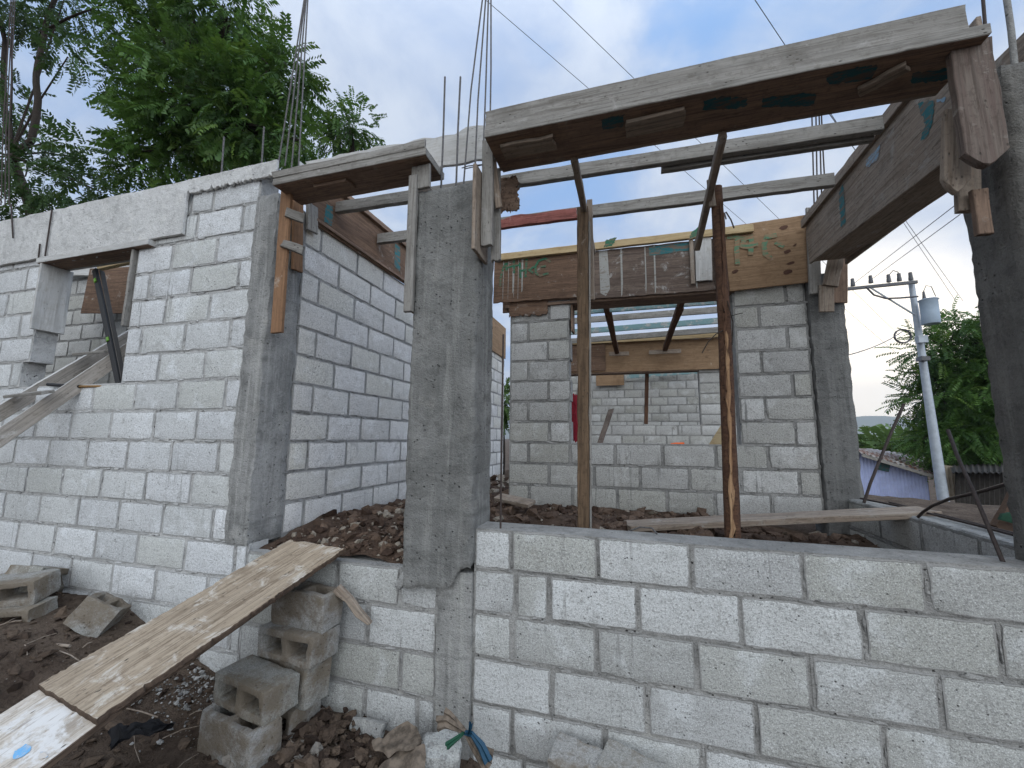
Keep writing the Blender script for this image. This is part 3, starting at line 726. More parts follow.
# bent rods standing loose at the right
def rod(label, P, r=.007, mat='steel_dark'): tag(tube('bent_rebar', P, r, mat), label, 'rebar')
rod('thin dark rebar leaning up in front of the lavender shed', [OY(864, 503, 3.6), OY(870, 484, 3.6), OY(879, 462, 3.65), OY(891, 433, 3.7), OY(904, 404, 3.75)], .010)
rod('long bent rebar arching from the plank end to the dark column', [OY(918, 517, 3.05), OY(923, 512, 3.0), OY(932, 506, 2.9), OY(949, 499, 2.7), OY(979, 492, 2.4), OY(1014, 482, 2.12)], .008)
rod('dark rebar rising bent from the top of the right low wall, crossing the arched one', [OY(1003, 562, 2.09), OY(991, 533, 2.15), OY(975, 495, 2.25), OY(957, 455, 2.4), OY(948, 430, 2.5)], .0075)
rod('short rebar dowel sticking out of the front wall beside the thick column', [OZ(500.5, 529, -.45)-Vector((0, 0, .05)), OZ(500.5, 529, -.45)+Vector((.0, 0, .25)), OZ(500.5, 529, -.45)+Vector((.002, 0, 1.0))], .005)
rod('small bent tie wire lying on top of the front wall', [OY(624, 533, 2.2), OY(640, 527, 2.2), OY(652, 528, 2.18), OY(657, 534, 2.15)], .004, 'steel')
# ------------------------------------------------------------------ formwork of the front beam
def painted(A, B, up, polys, face, T):
    """paint patches given as world polygons, laid on the board's face (-1 = local -y, +1 = local +y)"""
    m, L = frame(A, B, up); inv_ = m.inverted()
    def ex(mb, L_, n0):
        out = []
        for pts, mt in polys:
            q0 = [inv_ @ Vector(p) for p in pts]; R = random.Random(len(pts)+int(abs(q0[0].x)*1000)); q = []
            for k_ in range(len(q0)):
                a_, b_ = q0[k_], q0[(k_+1) % len(q0)]; ns_ = max(2, int((b_-a_).length/.012))
                q += [a_.lerp(b_, j_/ns_)+Vector((R.gauss(0, .0035), 0, R.gauss(0, .0035))) for j_ in range(ns_)]
            mb.patch([(p.x, p.z) for p in q], face*(T/2+.0022), n0+len(out)); out.append(mt)
        return out
    return ex
def quadz(pts, Z): return [OZ(x, y, Z) for x, y in pts]
fb = thing('beam_formwork', (.3, 1.9, 1.5), 'heavy weathered timber formwork of the front beam, crossing the top right of the photo', 'formwork')
board('front_board', (-.675, 1.808, 1.612), (1.285, 1.808, 1.612), .125, .026, 'board_grey', fb, rag=(.002, .002, .0005, .001), nv=5, nu=24)
A, B = (-.668, 1.905, 1.526), (1.325, 1.905, 1.526)
teals = [([(703, 101), (722, 97), (747, 97), (746, 107), (730, 109), (704, 110)], 'teal'), ([(762, 99), (790, 95), (816, 93), (813, 106), (785, 107), (762, 108)], 'teal'),
         ([(826, 76), (850, 69), (878, 65), (871, 79), (848, 83), (827, 84)], 'teal'), ([(912, 73), (954, 68), (953, 79), (912, 84)], 'teal'), ([(601, 119), (624, 115), (623, 127), (603, 130)], 'teal')]
board('soffit_board', A, B, .275, .046, 'board_dark', fb, up=(0, 1, 0), edge='board_grey', nu=40, nv=8, extra=painted(A, B, (0, 1, 0), [(quadz(p, 1.50), m_) for p, m_ in teals], 1, .046))
board('back_board', (-.66, 2.055, 1.60), (1.33, 2.055, 1.60), .18, .024, 'board_mid', fb)
def cleat(a, b, w_, Z, mat, par, t_=.02): board('cleat', OZ(*a, Z), OZ(*b, Z), w_, t_, mat, par, up=(0, 1, 0), rag=(.006, .008, .004, .004))
cleat((502, 152), (556, 141.5), .105, 1.492, 'board_mid', fb); cleat((625, 129.5), (686, 116), .115, 1.492, 'board_mid', fb); cleat((857, 93), (909, 65), .06, 1.490, 'board_mid', fb)
# boards hanging at the right end of that beam
M['board_pink'] = mat_wood('reddish_board', (.135, .10, .085), (.175, .145, .122), (.06, .045, .036), .9, .22, (.30, .28, .25), .7, 0, None)
hb = thing('column_formwork', (1.35, 1.86, 1.5), 'reddish grey pointed boards hanging from the right end of the front beam', 'formwork')
def tip(L0, w_):
    def f(x, z):
        k = max(0, (x-(L0-.07))/.07); return (-k*.06*abs(z/(w_/2))**1.5, 0)
    return f
a, b = OY(967, 44, 1.83), OY(986, 168, 1.83); board('hanging_board', a, b, .135, .035, 'board_pink', hb, up=(1, 0, 0), notch=tip((b-a).length, .135), nv=8, rag=(0, .004, .003, .003))
a, b = OY(957, 110, 1.92), OY(955, 194, 1.92); board('hanging_board', a, b, .085, .03, 'board_mid', hb, up=(1, 0, 0), notch=tip((b-a).length, .085), nv=6)
a, b = OY(966, 150, 2.0), OY(968, 212, 2.0); board('hanging_board', a, b, .075, .03, 'board_mid', hb, up=(1, 0, 0), nv=5)
board('hanging_board', OY(978, 190, 1.96), OY(984, 235, 1.96), .05, .025, 'board_dark', hb, up=(1, 0, 0), nv=4)
# boards at the thick column, left end of the beam
lb = thing('column_formwork', (-.72, 1.95, 1.4), 'grey upright boards and a splintered plywood scrap beside the top of the thick column', 'formwork')
board('form_board', OY(488.5, 141, 1.915), OY(487, 247, 1.915), .062, .03, 'board_grey', lb, up=(1, 0, 0), nv=4, rag=(0, .006, 0, 0))
board('form_board', OY(496, 170, 1.98), OY(496, 262, 1.98), .05, .028, 'board_grey', lb, up=(1, 0, 0), nv=4, rag=(0, .01, 0, 0))
board('form_board', OY(493, 160, 1.94), OY(499, 208, 1.94), .035, .015, 'board_mid', lb, up=(1, 0, 0), nv=3)
board('splintered_plywood', OY(500, 196, 2.08), OY(520, 193, 2.08), .215, .014, 'board_dark', lb, rag=(0, .016, .02, .004), jit=.004, nu=26, nv=30)
board('form_board', (-.742, 1.93, 1.42), (-.742, 1.93, .95), .20, .02, 'board_mid', lb, up=(0, 1, 0))
# ------------------------------------------------------------------ left lintel and its boards
ll = thing('door_formwork', (-1.6, 1.97, 1.55), 'wooden lintel box projecting over the doorway between the two columns, with its side boards', 'formwork')
board('soffit_board', (-2.10, 1.975, 1.572), (-1.045, 1.975, 1.572), .235, .045, 'board_dark', ll, up=(0, 1, 0), edge='board_grey', nv=6)
board('front_board', (-2.12, 1.862, 1.618), (-1.05, 1.862, 1.618), .05, .018, 'board_grey', ll, rag=(.01, 0, 0, .004))
board('side_board', OY(414, 176, 1.925), OY(408.5, 312, 1.925), .052, .028, 'board_grey', ll, up=(1, 0, 0), nv=4)
board('side_board', OY(421.5, 166, 1.935), OY(421, 189, 1.935), .115, .022, 'board_grey', ll, up=(1, 0, 0), nv=5)
board('side_board', (-1.165, 2.07, 1.545), (-1.165, 2.07, .70), .24, .022, 'board_mid', ll, up=(0, 1, 0))
cleat((318, 190), (352, 183), .09, 1.54, 'board_dark', ll)
w_ = (OY(292, 190, 1.965)-OY(283, 190, 1.965)).x
cf = thing('column_formwork', (-2.2, 1.96, 1.1), 'orange brown upright board with small cleats nailed to the corner column', 'formwork')
board('form_board', OY(287.5, 184, 1.968), OY(277, 333, 1.968), w_*1.12, .024, 'board_orange', cf, up=(1, 0, 0), nv=4)
board('form_board', OX(298, 192, -2.165), OX(297, 271, -2.165), .085, .022, 'board_orange', cf, up=(0, 1, 0), nv=4)
board('cleat', OY(285.5, 212, 1.94), OY(304, 219, 2.02), .062, .022, 'board_grey', cf); board('cleat', OY(282.5, 244, 1.94), OY(303, 250, 2.0), .05, .03, 'board_grey', cf, jit=.003)
board('cleat', OX(312, 205, -2.17), OX(312, 232, -2.17), .10, .022, 'board_grey', cf, up=(0, 1, 0))
# plywood along the top of the left side wall
A, B = Vector((-2.186, 2.28, 1.745)), Vector((-2.186, 4.1, 1.765))
sf = thing('beam_formwork', (-2.19, 3, 1.7), 'brown stained plywood strip with teal marks along the top of the white side wall', 'formwork')
pp = [([OX(*p, -2.177) for p in q], 'teal_light') for q in ([(326, 204), (333, 207), (332, 226), (324, 221)], [(395, 243), (400, 247), (400, 272), (394, 266)])]
board('plywood_strip', A, B, .40, .016, 'ply_brown', sf, nu=30, nv=9, extra=painted(A, B, (0, 0, 1), pp, -1, .016))
board('top_strip', (-2.17, 2.26, 1.93), (-2.17, 4.1, 1.965), .045, .05, 'board_dark', sf); board('bottom_strip', (-2.172, 2.3, 1.575), (-2.172, 4.1, 1.585), .022, .03, 'board_dark', sf)
board('outer_board', (-2.36, 2.3, 1.92), (-2.36, 4.1, 1.99), .30, .02, 'tie', sf)
# deeper part of that strip, seen through the gap beside the far wall
A, B = Vector((-2.184, 5.0, 1.74)), Vector((-2.184, 7.1, 1.74))
sf2 = tag(board('plywood_strip', A, B, .58, .016, 'ply_tan', None, edge='board_dark'), 'orange brown plywood strip seen through the narrow gap beside the far wall', 'formwork')
# ------------------------------------------------------------------ right side beam
rb = thing('beam_formwork', (1.5, 2.9, 1.6), 'big weathered side beam of form boards with green paint, running back on the right', 'formwork')
A, B = Vector((1.452, 3.74, 1.62)), Vector((1.452, 1.98, 1.62)); Lb = (B-A).length
def skew(x, z): return (0, -.16*x/Lb*max(0, (.155-z)/.31))
gp = [([OX(*p, 1.441) for p in q], m_) for q, m_ in (([(917, 101), (934, 98), (933, 116), (928, 134), (921, 138), (925, 122)], 'teal_light'), ([(866, 158), (880, 143), (878, 158), (866, 166)], 'blue'), ([(838.5, 191), (843, 183), (846, 222), (841, 226)], 'teal_light'), ([(936, 97), (945, 95), (944, 99), (937, 101)], 'blue'))]
board('side_board', A-Vector((0, 0, .012)), B-Vector((0, 0, .012)), .335, .02, 'board_mid', rb, nu=40, nv=10, notch=skew, extra=painted(A, B, (0, 0, 1), gp, -1, .02))
board('soffit_board', (1.575, 3.70, 1.452), (1.575, 1.98, 1.295), .226, .024, 'board_mid', rb, up=(1, 0, 0), nv=7, edge='board_mid')
board('outer_board', (1.70, 3.74, 1.62), (1.70, 1.98, 1.56), .42, .022, 'board_mid', rb)
board('top_strip', (1.428, 3.76, 1.80), (1.428, 2.15, 1.80), .075, .03, 'board_mid', rb, rag=(.004, .004, 0, .004))
# boards where it meets the far column
eb = thing('column_formwork', (1.48, 3.8, 1.5), 'pale upright board and short braces under the back end of the side beam', 'formwork')
board('form_board', OY(811.5, 208, 3.82), OY(815.5, 294, 3.82), .085, .03, 'board_grey', eb, up=(1, 0, 0), nv=4)
board('brace', OY(838, 249, 3.78), OY(830, 286, 3.78), .105, .03, 'board_mid', eb, up=(1, 0, 0), nv=4)
board('brace', OY(826, 285, 3.80), OY(826.5, 312, 3.80), .10, .025, 'board_mid', eb, up=(1, 0, 0), nv=4)
board('form_board', OY(840, 246, 3.84), OY(840, 303, 3.84), .10, .02, 'board_dark', eb, up=(1, 0, 0), nv=4)
# ------------------------------------------------------------------ far beam of plywood panels with green letters
ff = thing('beam_formwork', (.1, 3.86, 1.6), 'brown plywood beam with green hand-painted letters above the far opening', 'formwork')
def strokes(cx, cy, sc, lists, A, up, Yp, wd, mat):
    def ex(mb, L, n0):
        m, _ = frame(A[0], A[1], up); iv = m.inverted()
        for l in lists:
            q = [iv @ OY(cx+x/sc, cy+y/sc, Yp) for x, y in l]
            mb.stroke([(p.x, p.z) for p in q], wd, -.0125, n0)
        return [mat]
    return ex
A = (Vector((-1.32, 3.862, 1.61)), Vector((-.36, 3.862, 1.595)))
s1 = strokes(490, 240, 12.8, [[(132, 590), (138, 480), (155, 420), (180, 340), (205, 300)], [(215, 295), (212, 395)], [(305, 230), (310, 420)], [(215, 355), (310, 330), (385, 320)], [(383, 290), (392, 480)], [(470, 240), (466, 330), (455, 470)], [(395, 400), (465, 380)],
     [(560, 345), (500, 385), (548, 420)], [(770, 280), (705, 240), (625, 268), (582, 340), (590, 430), (645, 460), (745, 430)], [(655, 340), (710, 336)]], A, (0, 0, 1), 3.852, .022, 'green_paint')
def ex1(mb, L, n0):
    r1 = s1(mb, L, n0); R = random.Random(4)
    for x in (.10, .155, .20, .215, .26, .295):       # grout runs
        wd = R.uniform(.004, .02); mb.patch([(x, .21), (x+wd, .21), (x+wd*.8, R.uniform(-.22, -.1)), (x+wd*.3, R.uniform(-.23, -.12))], -.0118, n0+1)
    return r1+['grout']
board('plywood_panel', A[0], A[1], .47, .018, 'ply_brown', ff, nu=24, nv=12, rag=(0, 0, .006, .003), extra=ex1)
A2 = (Vector((-.35, 3.866, 1.575)), Vector((.85, 3.866, 1.565)))
def ex2(mb, L, n0):
    R = random.Random(9); m, _ = frame(A2[0], A2[1]); iv = m.inverted()
    q = [iv @ OY(x, y, 3.855) for x, y in ((649, 247), (692, 242), (692, 250), (649, 256))]; mb.patch([(p.x, p.z) for p in q], -.0118, n0)
    for x, wd in ((.10, .10), (.30, .02), (.52, .012), (.60, .016), (.95, .02)):
        mb.patch([(x, .24), (x+wd*.8, .24), (x+wd, R.uniform(-.2, -.1)), (x+wd*.6, -.22), (x+wd*.1, R.uniform(-.24, -.1))], -.0112-.0002*R.random(), n0+1)
    return ['teal_light', 'grout']
board('plywood_panel', A2[0], A2[1], .49, .018, 'ply_grey', ff, nu=28, nv=12, rag=(0, 0, .006, .003), extra=ex2)
A3 = (Vector((.86, 3.860, 1.600)), Vector((1.50, 3.860, 1.625)))
ex3 = strokes(720, 220, 10.97, [[(90, 190), (160, 185), (225, 205)], [(190, 205), (182, 330), (190, 480)], [(350, 190), (265, 210), (240, 290), (330, 305)], [(345, 195), (335, 375)], [(285, 290), (400, 268)], [(605, 172), (510, 190), (480, 280), (495, 370), (545, 412)], [(620, 250), (685, 290)]], A3, (0, 0, 1), 3.85, .04, 'green_faint')
M['knot'] = mat_simple('knot', (.085, .04, .025), .8)
def ex3k(mb, L, n0):
    r1 = ex3(mb, L, n0); m, _ = frame(A3[0], A3[1]); iv = m.inverted(); R = random.Random(5)
    for px, py, a_, b_ in ((784, 227.5, 4.6, 2), (787.5, 251.5, 3.6, 1.8), (791, 263, 4, 1.4), (787.5, 272, 4.4, 2.4), (735, 271.5, 3.2, 1.8), (795, 245, 1.8, 1)):
        q = [iv @ OY(px+a_*(1+.25*R.gauss(0, 1)*.5)*math.cos(k*.5236), py-1.0*math.cos(k*.5236)+b_*math.sin(k*.5236), 3.85) for k in range(12)]
        mb.patch([(p.x, p.z) for p in q], -.0108, n0+1)
    return r1+['knot']
board('plywood_panel', A3[0], A3[1], .60, .018, 'ply_tan', ff, nu=16, nv=14, extra=ex3k)
gl = [([(x, y) for x, y in q]) for q in ([(606, 240), (617, 237), (612, 246), (604, 247)], [(692, 232), (700, 226), (697, 236), (688, 240)])]
ya, yb = OY(497, 258, 3.83), OY(753, 228.5, 3.83)
board('top_strip', ya, yb, .068, .04, 'board_yellow', ff, nu=30, extra=painted(ya, yb, (0, 0, 1), [([OY(*p, 3.809) for p in q], 'green_paint') for q in gl], -1, .04))
board('soffit_board', (-1.2, 4.0, 1.338), (.92, 4.0, 1.318), .24, .03, 'board_dark', ff, up=(0, 1, 0))
board('back_panel', (-1.3, 4.12, 1.6), (1.45, 4.12, 1.6), .5, .018, 'ply_brown', ff)
board('cleat', OY(703, 238, 3.84), OY(704, 281, 3.84), .135, .02, 'tie', ff, up=(1, 0, 0)); board('cleat', OY(691, 240, 3.835), OY(693, 284, 3.835), .035, .02, 'board_mid', ff, up=(1, 0, 0))
board('cleat', OY(716, 236, 3.835), OY(718, 284, 3.835), .045, .025, 'board_mid', ff, up=(1, 0, 0))
tag(board('plywood_scrap', OY(509, 309, 3.885), OY(548, 306.5, 3.885), .185, .012, 'ply_brown', None, rag=(.006, .004, .014, .003), nu=30, nv=18, jit=.002), 'ragged brown plywood scrap at the top of the far block pier', 'board')
jb = tag(board('jamb_board', (-.525, 3.98, 1.33), (-.525, 3.98, 1.05), .15, .02, 'board_dark', None, up=(0, 1, 0)), 'short dark board hanging at the left edge of the far opening', 'board')
# ------------------------------------------------------------------ rafters and props under the open roof
def line_x(p, q, Y, x0, x1):
    a, b = OY(*p, Y), OY(*q, Y); f = lambda x: a+(b-a)*((x-a.x)/(b.x-a.x)); return f(x0), f(x1)
a, b = line_x((515, 181), (880, 125), 2.5, -2.16, 1.36)
ra = thing('rafter', a, 'whitish rafter nearest to the front beam, with a second piece lapped under its right half', 'rafter', 'rafters across the open front room')
m_ = a+(b-a)*.77; board('timber', a, b, .088, .045, 'board_grey', ra, nu=40, rag=(0, 0, .0008, .001)); board('timber', m_-Vector((.32, -.05, .012)), b+Vector((-.02, .05, -.012)), .088, .04, 'board_grey', ra)
a, b = line_x((582, 213), (835, 180), 3.05, -2.16, 1.36)
tag(board('rafter', a, b, .09, .045, 'board_grey', None, nu=40, rag=(0, 0, .0008, .001)), 'grey rafter second from the front beam, half hidden on its left by a red board', 'rafter', 'rafters across the open front room')
a, b = OY(486, 225.5, 2.97), OY(577, 213.5, 2.97)
tag(board('red_board', a, b, .098, .035, 'red_board', None, rag=(.05, .003, .004, .012), nv=7, jit=.002), 'dull red splintered board spanning from the thick column to the tan prop', 'board')
p1 = thing('timber_prop', OY(583.5, 540, 2.45)-Vector((0, 0, .1)), 'straight tan timber prop, left of the two under the front beam', 'prop')
board('post', OY(583.5, 545, 2.45)-Vector((0, 0, .12)), OY(583, 208, 2.45), .067, .05, 'post_tan', p1, up=(1, 0, 0), nv=4, nu=30, jit=.002)
board('edge_strip', OY(590.7, 530, 2.44)-Vector((0, 0, .1)), OY(589.5, 222, 2.44), .010, .03, 'board_grey', p1, up=(1, 0, 0), nv=2, nu=20)
board('brace', OY(574, 158, 2.03), OY(593, 252, 2.9), .035, .05, 'board_mid', p1, up=(1, 0, 0)); board('cleat', OY(589.5, 200, 2.5), OY(592, 300, 2.5), .035, .02, 'board_mid', p1, up=(1, 0, 0))
p2 = thing('timber_prop', OY(733, 542, 2.45)-Vector((0, 0, .1)), 'dark crooked split trunk prop, right of the two under the front beam', 'prop')
mb = MB(); P = [OY(x, y, 2.45) for x, y in ((716, 187), (719, 240), (724, 320), (727, 380), (729, 440), (731, 500), (733, 545))]; P.append(P[-1]-Vector((0, 0, .12)))
R = random.Random(3)
mb.tube(P, lambda i: (.028, .033, .036, .037, .038, .039, .039, .039)[i], 9)
mb.v = [tuple(Vector(v)+noise.noise_vector(Vector(v)*14)*.007) for v in mb.v]; mb.build('trunk', 'post_dark', p2, Matrix(), 50)
board('heartwood', OY(726.5, 330, 2.408), OY(733, 548, 2.408), .022, .012, 'post_split', p2, up=(1, 0, 0), nv=3, nu=24, jit=.003, rag=(.02, 0, .003, .003))
board('heartwood', OY(722, 200, 2.415), OY(727, 400, 2.412), .018, .012, 'post_dark', p2, up=(1, 0, 0), nv=3, nu=24, jit=.003)
board('brace', OY(723, 134, 2.03), OY(697, 248, 2.85), .034, .05, 'board_mid', p2, up=(1, 0, 0)); board('cleat', OY(710, 180, 2.43), OY(712.5, 207, 2.43), .035, .02, 'board_mid', p2, up=(1, 0, 0))
tube('twig', [OY(724, 330, 2.42), OY(716, 334, 2.38), OY(708, 342, 2.36), OY(702, 353, 2.35)], .003, 'bark', p2, 5); tube('twig', [OY(727, 300, 2.42), OY(733, 322, 2.38), OY(732, 345, 2.38)], .003, 'bark', p2, 5)
tube('twig', [OY(731, 316, 2.42), OY(738, 314, 2.36), OY(743, 313, 2.35)], .002, 'bark', p2, 5)
tag(tube('bent_rebar', [OY(734, 228, 3.75), OY(731, 220, 3.7), OY(726, 212, 3.7), OY(724.5, 213, 3.68), OY(726, 219, 3.65)], .006, 'steel_dark'), 'small hooked rebar end above the pale wooden strip of the far beam', 'rebar')
a, b = OZ(626, 526, -.575), OZ(930, 511.5, -.425)
tag(board('plank', a, b, .19, .038, 'board_mid', None, up=(-.4, .9, 0), rag=(.01, .012, .006, .006), nv=6), 'long grey plank lying from the rubble up onto the right low wall', 'plank')
a, b = OZ(497, 497, -.5), OZ(532, 504, -.52)
tag(board('plank', a+Vector((0, .02, 0)), b, .10, .03, 'board_mid', None, up=(0, 1, .3)), 'short grey board on the earth beside the thick column', 'plank')
# ------------------------------------------------------------------ back room: beam, battens, props
b3 = thing('beam_formwork', (.5, 8.42, 1.7), 'tan plywood beam with a yellow timber on top, in the back room', 'formwork')
board('plywood_panel', (-1.3, 8.43, 1.66), (2.2, 8.43, 1.64), .60, .02, 'ply_tan', b3, nu=30); board('top_strip', (-1.4, 8.39, 2.0), (2.25, 8.39, 1.99), .10, .06, 'board_yellow', b3)
board('plywood_panel', (-1.2, 8.40, 1.66), (-.45, 8.40, 1.66), .55, .015, 'ply_brown', b3); board('soffit_board', (-1.3, 8.56, 1.345), (1.3, 8.56, 1.345), .25, .03, 'board_dark', b3, up=(0, 1, 0))
bats = [(300, 6.35, 'board_grey', 'grey roof batten of the back room, nearest and highest of the five'), (305, 6.6, 'teal_batten', 'teal stained roof batten, the nearer of the two painted ones'), (314, 7.1, 'board_grey', 'plain grey roof batten between the two teal stained ones'),
        (325, 7.75, 'teal_batten', 'teal stained roof batten, the farther of the two painted ones'), (334, 8.15, 'board_grey', 'pale roof batten just above the yellow timber, farthest of the five')]
for py, Yb, mt, lab in bats:
    a, b = line_x((612, py+4), (722, py-4.5), Yb, -1.3, 2.0)
    tag(board('roof_batten', a, b, .105, .04, mt, None, nu=20), lab, 'batten', 'roof battens over the back room')
for (p, q, c0, c1), lab in zip([((604, 298), (617, 352), (609, 354), (629, 353.5)), ((684, 294), (665, 349), (649, 352.5), (681, 351))], ('dark prop with a foot board in the back room, left of the two', 'dark leaning prop with a foot board in the back room, right of the two')):
    t_ = thing('timber_prop', OY(*q, 8.2), lab, 'prop', 'props in the back room')
    board('post', OY(*p, 6.2), OY(*q, 8.25), .085, .08, 'post_dark', t_, up=(1, 0, 0)); board('foot_board', OY(*c0, 8.28), OY(*c1, 8.28), .075, .04, 'board_mid', t_)
    board('brace', OY(p[0]+(q[0]-p[0])*.25+2, p[1]+14, 6.6), OY(p[0]+(q[0]-p[0])*.75, p[1]+40, 7.3), .08, .05, 'post_dark', t_, up=(1, 0, 0))
tag(board('post', OY(647, 371, 8.75), OY(646, 424, 8.75), .075, .07, 'post_dark', None, up=(1, 0, 0)), 'thin dark post standing in the distant opening', 'prop')
tag(board('plywood_scrap', OY(596, 379, 10.6), OY(624, 378, 10.6), .36, .02, 'ply_tan', None), 'tan plywood sheet at the top left of the farthest wall', 'board')
tag(board('painted_board', OY(626, 376, 10.5), OY(697, 371, 10.5), .13, .03, 'teal_batten', None), 'teal stained board along the top of the farthest wall', 'board')
tag(board('stick', OY(598, 449, 4.25), OY(612, 407, 4.45), .05, .03, 'board_pink', None, up=(1, 0, 0), rag=(0, .02, 0, 0)), 'pale broken stick leaning behind the far sill', 'stick')
mb = MB(); q = [OY(706, 449, 4.3), OY(724, 420, 4.5), OY(726, 449, 4.3)]; off = Vector((.004, .018, 0))
mb.add(q+[p+off for p in q], [(0, 1, 2), (5, 4, 3), (0, 3, 4, 1), (1, 4, 5, 2), (2, 5, 3, 0)]); tag(mb.build('plywood_offcut', 'board_yellow'), 'triangular fresh plywood offcut leaning behind the far sill at the dark prop', 'board')
tr = thing('trowel', OY(676, 445, 3.95), 'orange handled trowel lying on the sill of the far opening', 'tool')
mb = MB(); mb.tube([OY(671, 445.3, 3.96), OY(675, 444.6, 3.96), OY(684, 444.3, 3.97)], .019, 8); mb.build('handle', 'orange', tr, Matrix(), 60)
mb = MB(); a, b = OY(671, 447, 3.95), OY(661, 447.2, 3.95); mb.add([a+Vector((0, -.01, 0)), b+Vector((0, .02, 0)), a+Vector((0, .06, 0)), a+Vector((0, -.01, .004)), b+Vector((0, .02, .004)), a+Vector((0, .06, .004))], [(0, 1, 2), (5, 4, 3), (0, 3, 4, 1), (1, 4, 5, 2), (2, 5, 3, 0)]); mb.build('blade', 'steel', tr, Matrix())
tag(board('red_cloth', OY(574, 395, 4.7), OY(574.5, 440, 4.7), .10, .02, 'red', None, up=(1, 0, 0), jit=.012, nv=6, warp=.03), 'strip of dark red cloth hanging behind the far block pier', 'cloth')
# ------------------------------------------------------------------ things in the left window
M['board_rail'] = mat_wood('ramp_board', (.30, .27, .235), (.36, .33, .295), (.16, .14, .115), .8, .1, (.42, .4, .37), .5)
ld_ = thing('board_ramp', OY(60, 400, 1.95), 'grey ladder-like ramp of two long boards with cleats, leaning through the left window', 'ramp')
def ext(p, Yp, q, Yq, e): a, b = OY(*p, Yp), OY(*q, Yq); return a+(a-b)*e, b+(b-a)*.12
a, b = ext((0, 438), 1.70, (126, 352), 2.2, .5); board('rail', a, b, .10, .034, 'board_rail', ld_, edge='tie', nu=30)
a, b = ext((0, 413), 1.84, (124, 340), 2.5, .5); board('rail', a, b, .10, .034, 'board_rail', ld_, edge='tie', nu=30)
board('cleat', OY(10, 396, 1.86), OY(48, 392, 1.80), .07, .022, 'board_grey', ld_, up=(.5, .8, .3)); board('cleat', OY(78, 354, 2.17), OY(109, 351, 2.10), .07, .022, 'board_grey', ld_, up=(.5, .8, .3))
lv = thing('spirit_level', OY(119, 384, 2.04), 'black spirit level with lime vials leaning upright in the left window', 'spirit level')
a, b = OY(95, 270, 2.10), OY(119, 384, 2.04); m0, L0 = frame(a, b, (1, 0, 0))
board('body', a, b, .042, .022, 'black', lv, up=(1, 0, 0), jit=.0003, nv=2); board('rail', a+Vector((.026, .03, 0)), b+Vector((.024, .02, 0)), .010, .035, 'level_side', lv, up=(1, 0, 0), jit=.0003, nv=2)
for k in (.09, .62):
    p = a+(b-a)*k; board('vial', p+Vector((0, -.014, 0)), p+(b-a).normalized()*.035+Vector((0, -.014, 0)), .022, .012, 'lime', lv, up=(1, 0, 0), jit=.0003, nv=2)
hm = thing('hammer_handle', OY(80, 386, 2.0), 'long thin tool with a black grip lying on the left window sill', 'tool')
tube('grip', [OY(48, 384.5, 1.97), OY(62, 385.5, 1.98), OY(80, 386.5, 1.99)], .013, 'black', hm, 8); tube('shaft', [OY(80, 386.5, 1.99), OY(104, 386.3, 2.01), OY(119, 386, 2.03)], .009, 'tool_wood', hm, 8)
tag(board('plywood_sheet', OY(86, 291, 3.1), OY(133, 290, 3.1), .55, .018, 'ply_brown', None), 'brown plywood sheet standing in the left room behind the spirit level', 'board')
tag(board('plank', OY(58, 268, 3.2), OY(96, 268, 3.2), .20, .03, 'tie', None), 'pale board on the wall of the left room, seen at the top of the window', 'board')
tag(board('plank', OY(100, 266, 2.7), OY(136, 258, 2.7), .09, .05, 'board_yellow', None), 'light timber crossing under the window lintel inside the left room', 'board')
a, b = Vector((-9, 2.9, 1.65)), Vector((-2.4, 2.9, 1.65))
# ------------------------------------------------------------------ gangplank
d = Vector((.082, 1, .305)).normalized(); P1, P2 = OZ(291, 538, -.60), OZ(351, 549, -.60)
nrm = (P2-P1).cross(d).normalized()
def onp(px, py, off=0): r = ray(px, py); return r*((nrm.dot(P1)+off)/nrm.dot(r))
A = (onp(39, 686)+onp(92, 719))/2; B = (P1+P2)/2; side = (P2-P1); side = (side-d*side.dot(d)).normalized()
wg = abs(side.dot(onp(92, 719)-onp(39, 686)))*.5+abs(side.dot(P2-P1))*.5
gp_ = thing('gangplank', A, 'wide muddy plywood gangplank sloping up from the lower left to the doorway', 'plank')
Bx = A+d*(B-A).dot(d)+side*side.dot(B-A)*.8
nn = nrm if nrm.z > 0 else -nrm
def rot_edge(x, z): k = noise.noise(Vector((x*3.1, 2.2, 0)))+.5*noise.noise(Vector((x*11, 7.1, 0))); k += .5*noise.noise(Vector((x*31, 1.1, 0))); return (0, (.012*k if z < 0 else .005*k)) 
board('plywood_sheet', A-nn*.012, Bx-nn*.012, wg, .024, 'plank', gp_, up=side, rag=(.0015, .008, .004, .004), nu=100, nv=18, jit=.001, edge='plank_edge', notch=rot_edge)
board('under_board', A-d*.02-nn*.045+side*.05, Bx-nn*.045+side*.03, wg*.55, .034, 'plank_edge', gp_, up=side)
A0 = A-d*1.25; off = -nn*.03
lg = tag(board('gangplank', A0+off-Vector((0, 0, .03)), A+d*.05+off, wg*.98, .022, 'plank_white', None, up=side, nu=26, nv=12, edge='plank_edge', rag=(0, .001, .002, .002), jit=.0005,
   extra=painted(A0+off-Vector((0, 0, .03)), A+d*.05+off, side, [([onp(x, y, 0) for x, y in q], 'bluechalk') for q in ([(12, 745), (24, 738), (31, 741), (22, 751), (14, 753)], [(36, 748), (44, 746), (46, 750), (38, 753)])], 1 if frame(A0, A, side)[0].col[1].xyz.dot(nn) > 0 else -1, .022)), 'whitish lower gangplank with a blue chalk mark, at the bottom left corner', 'plank')
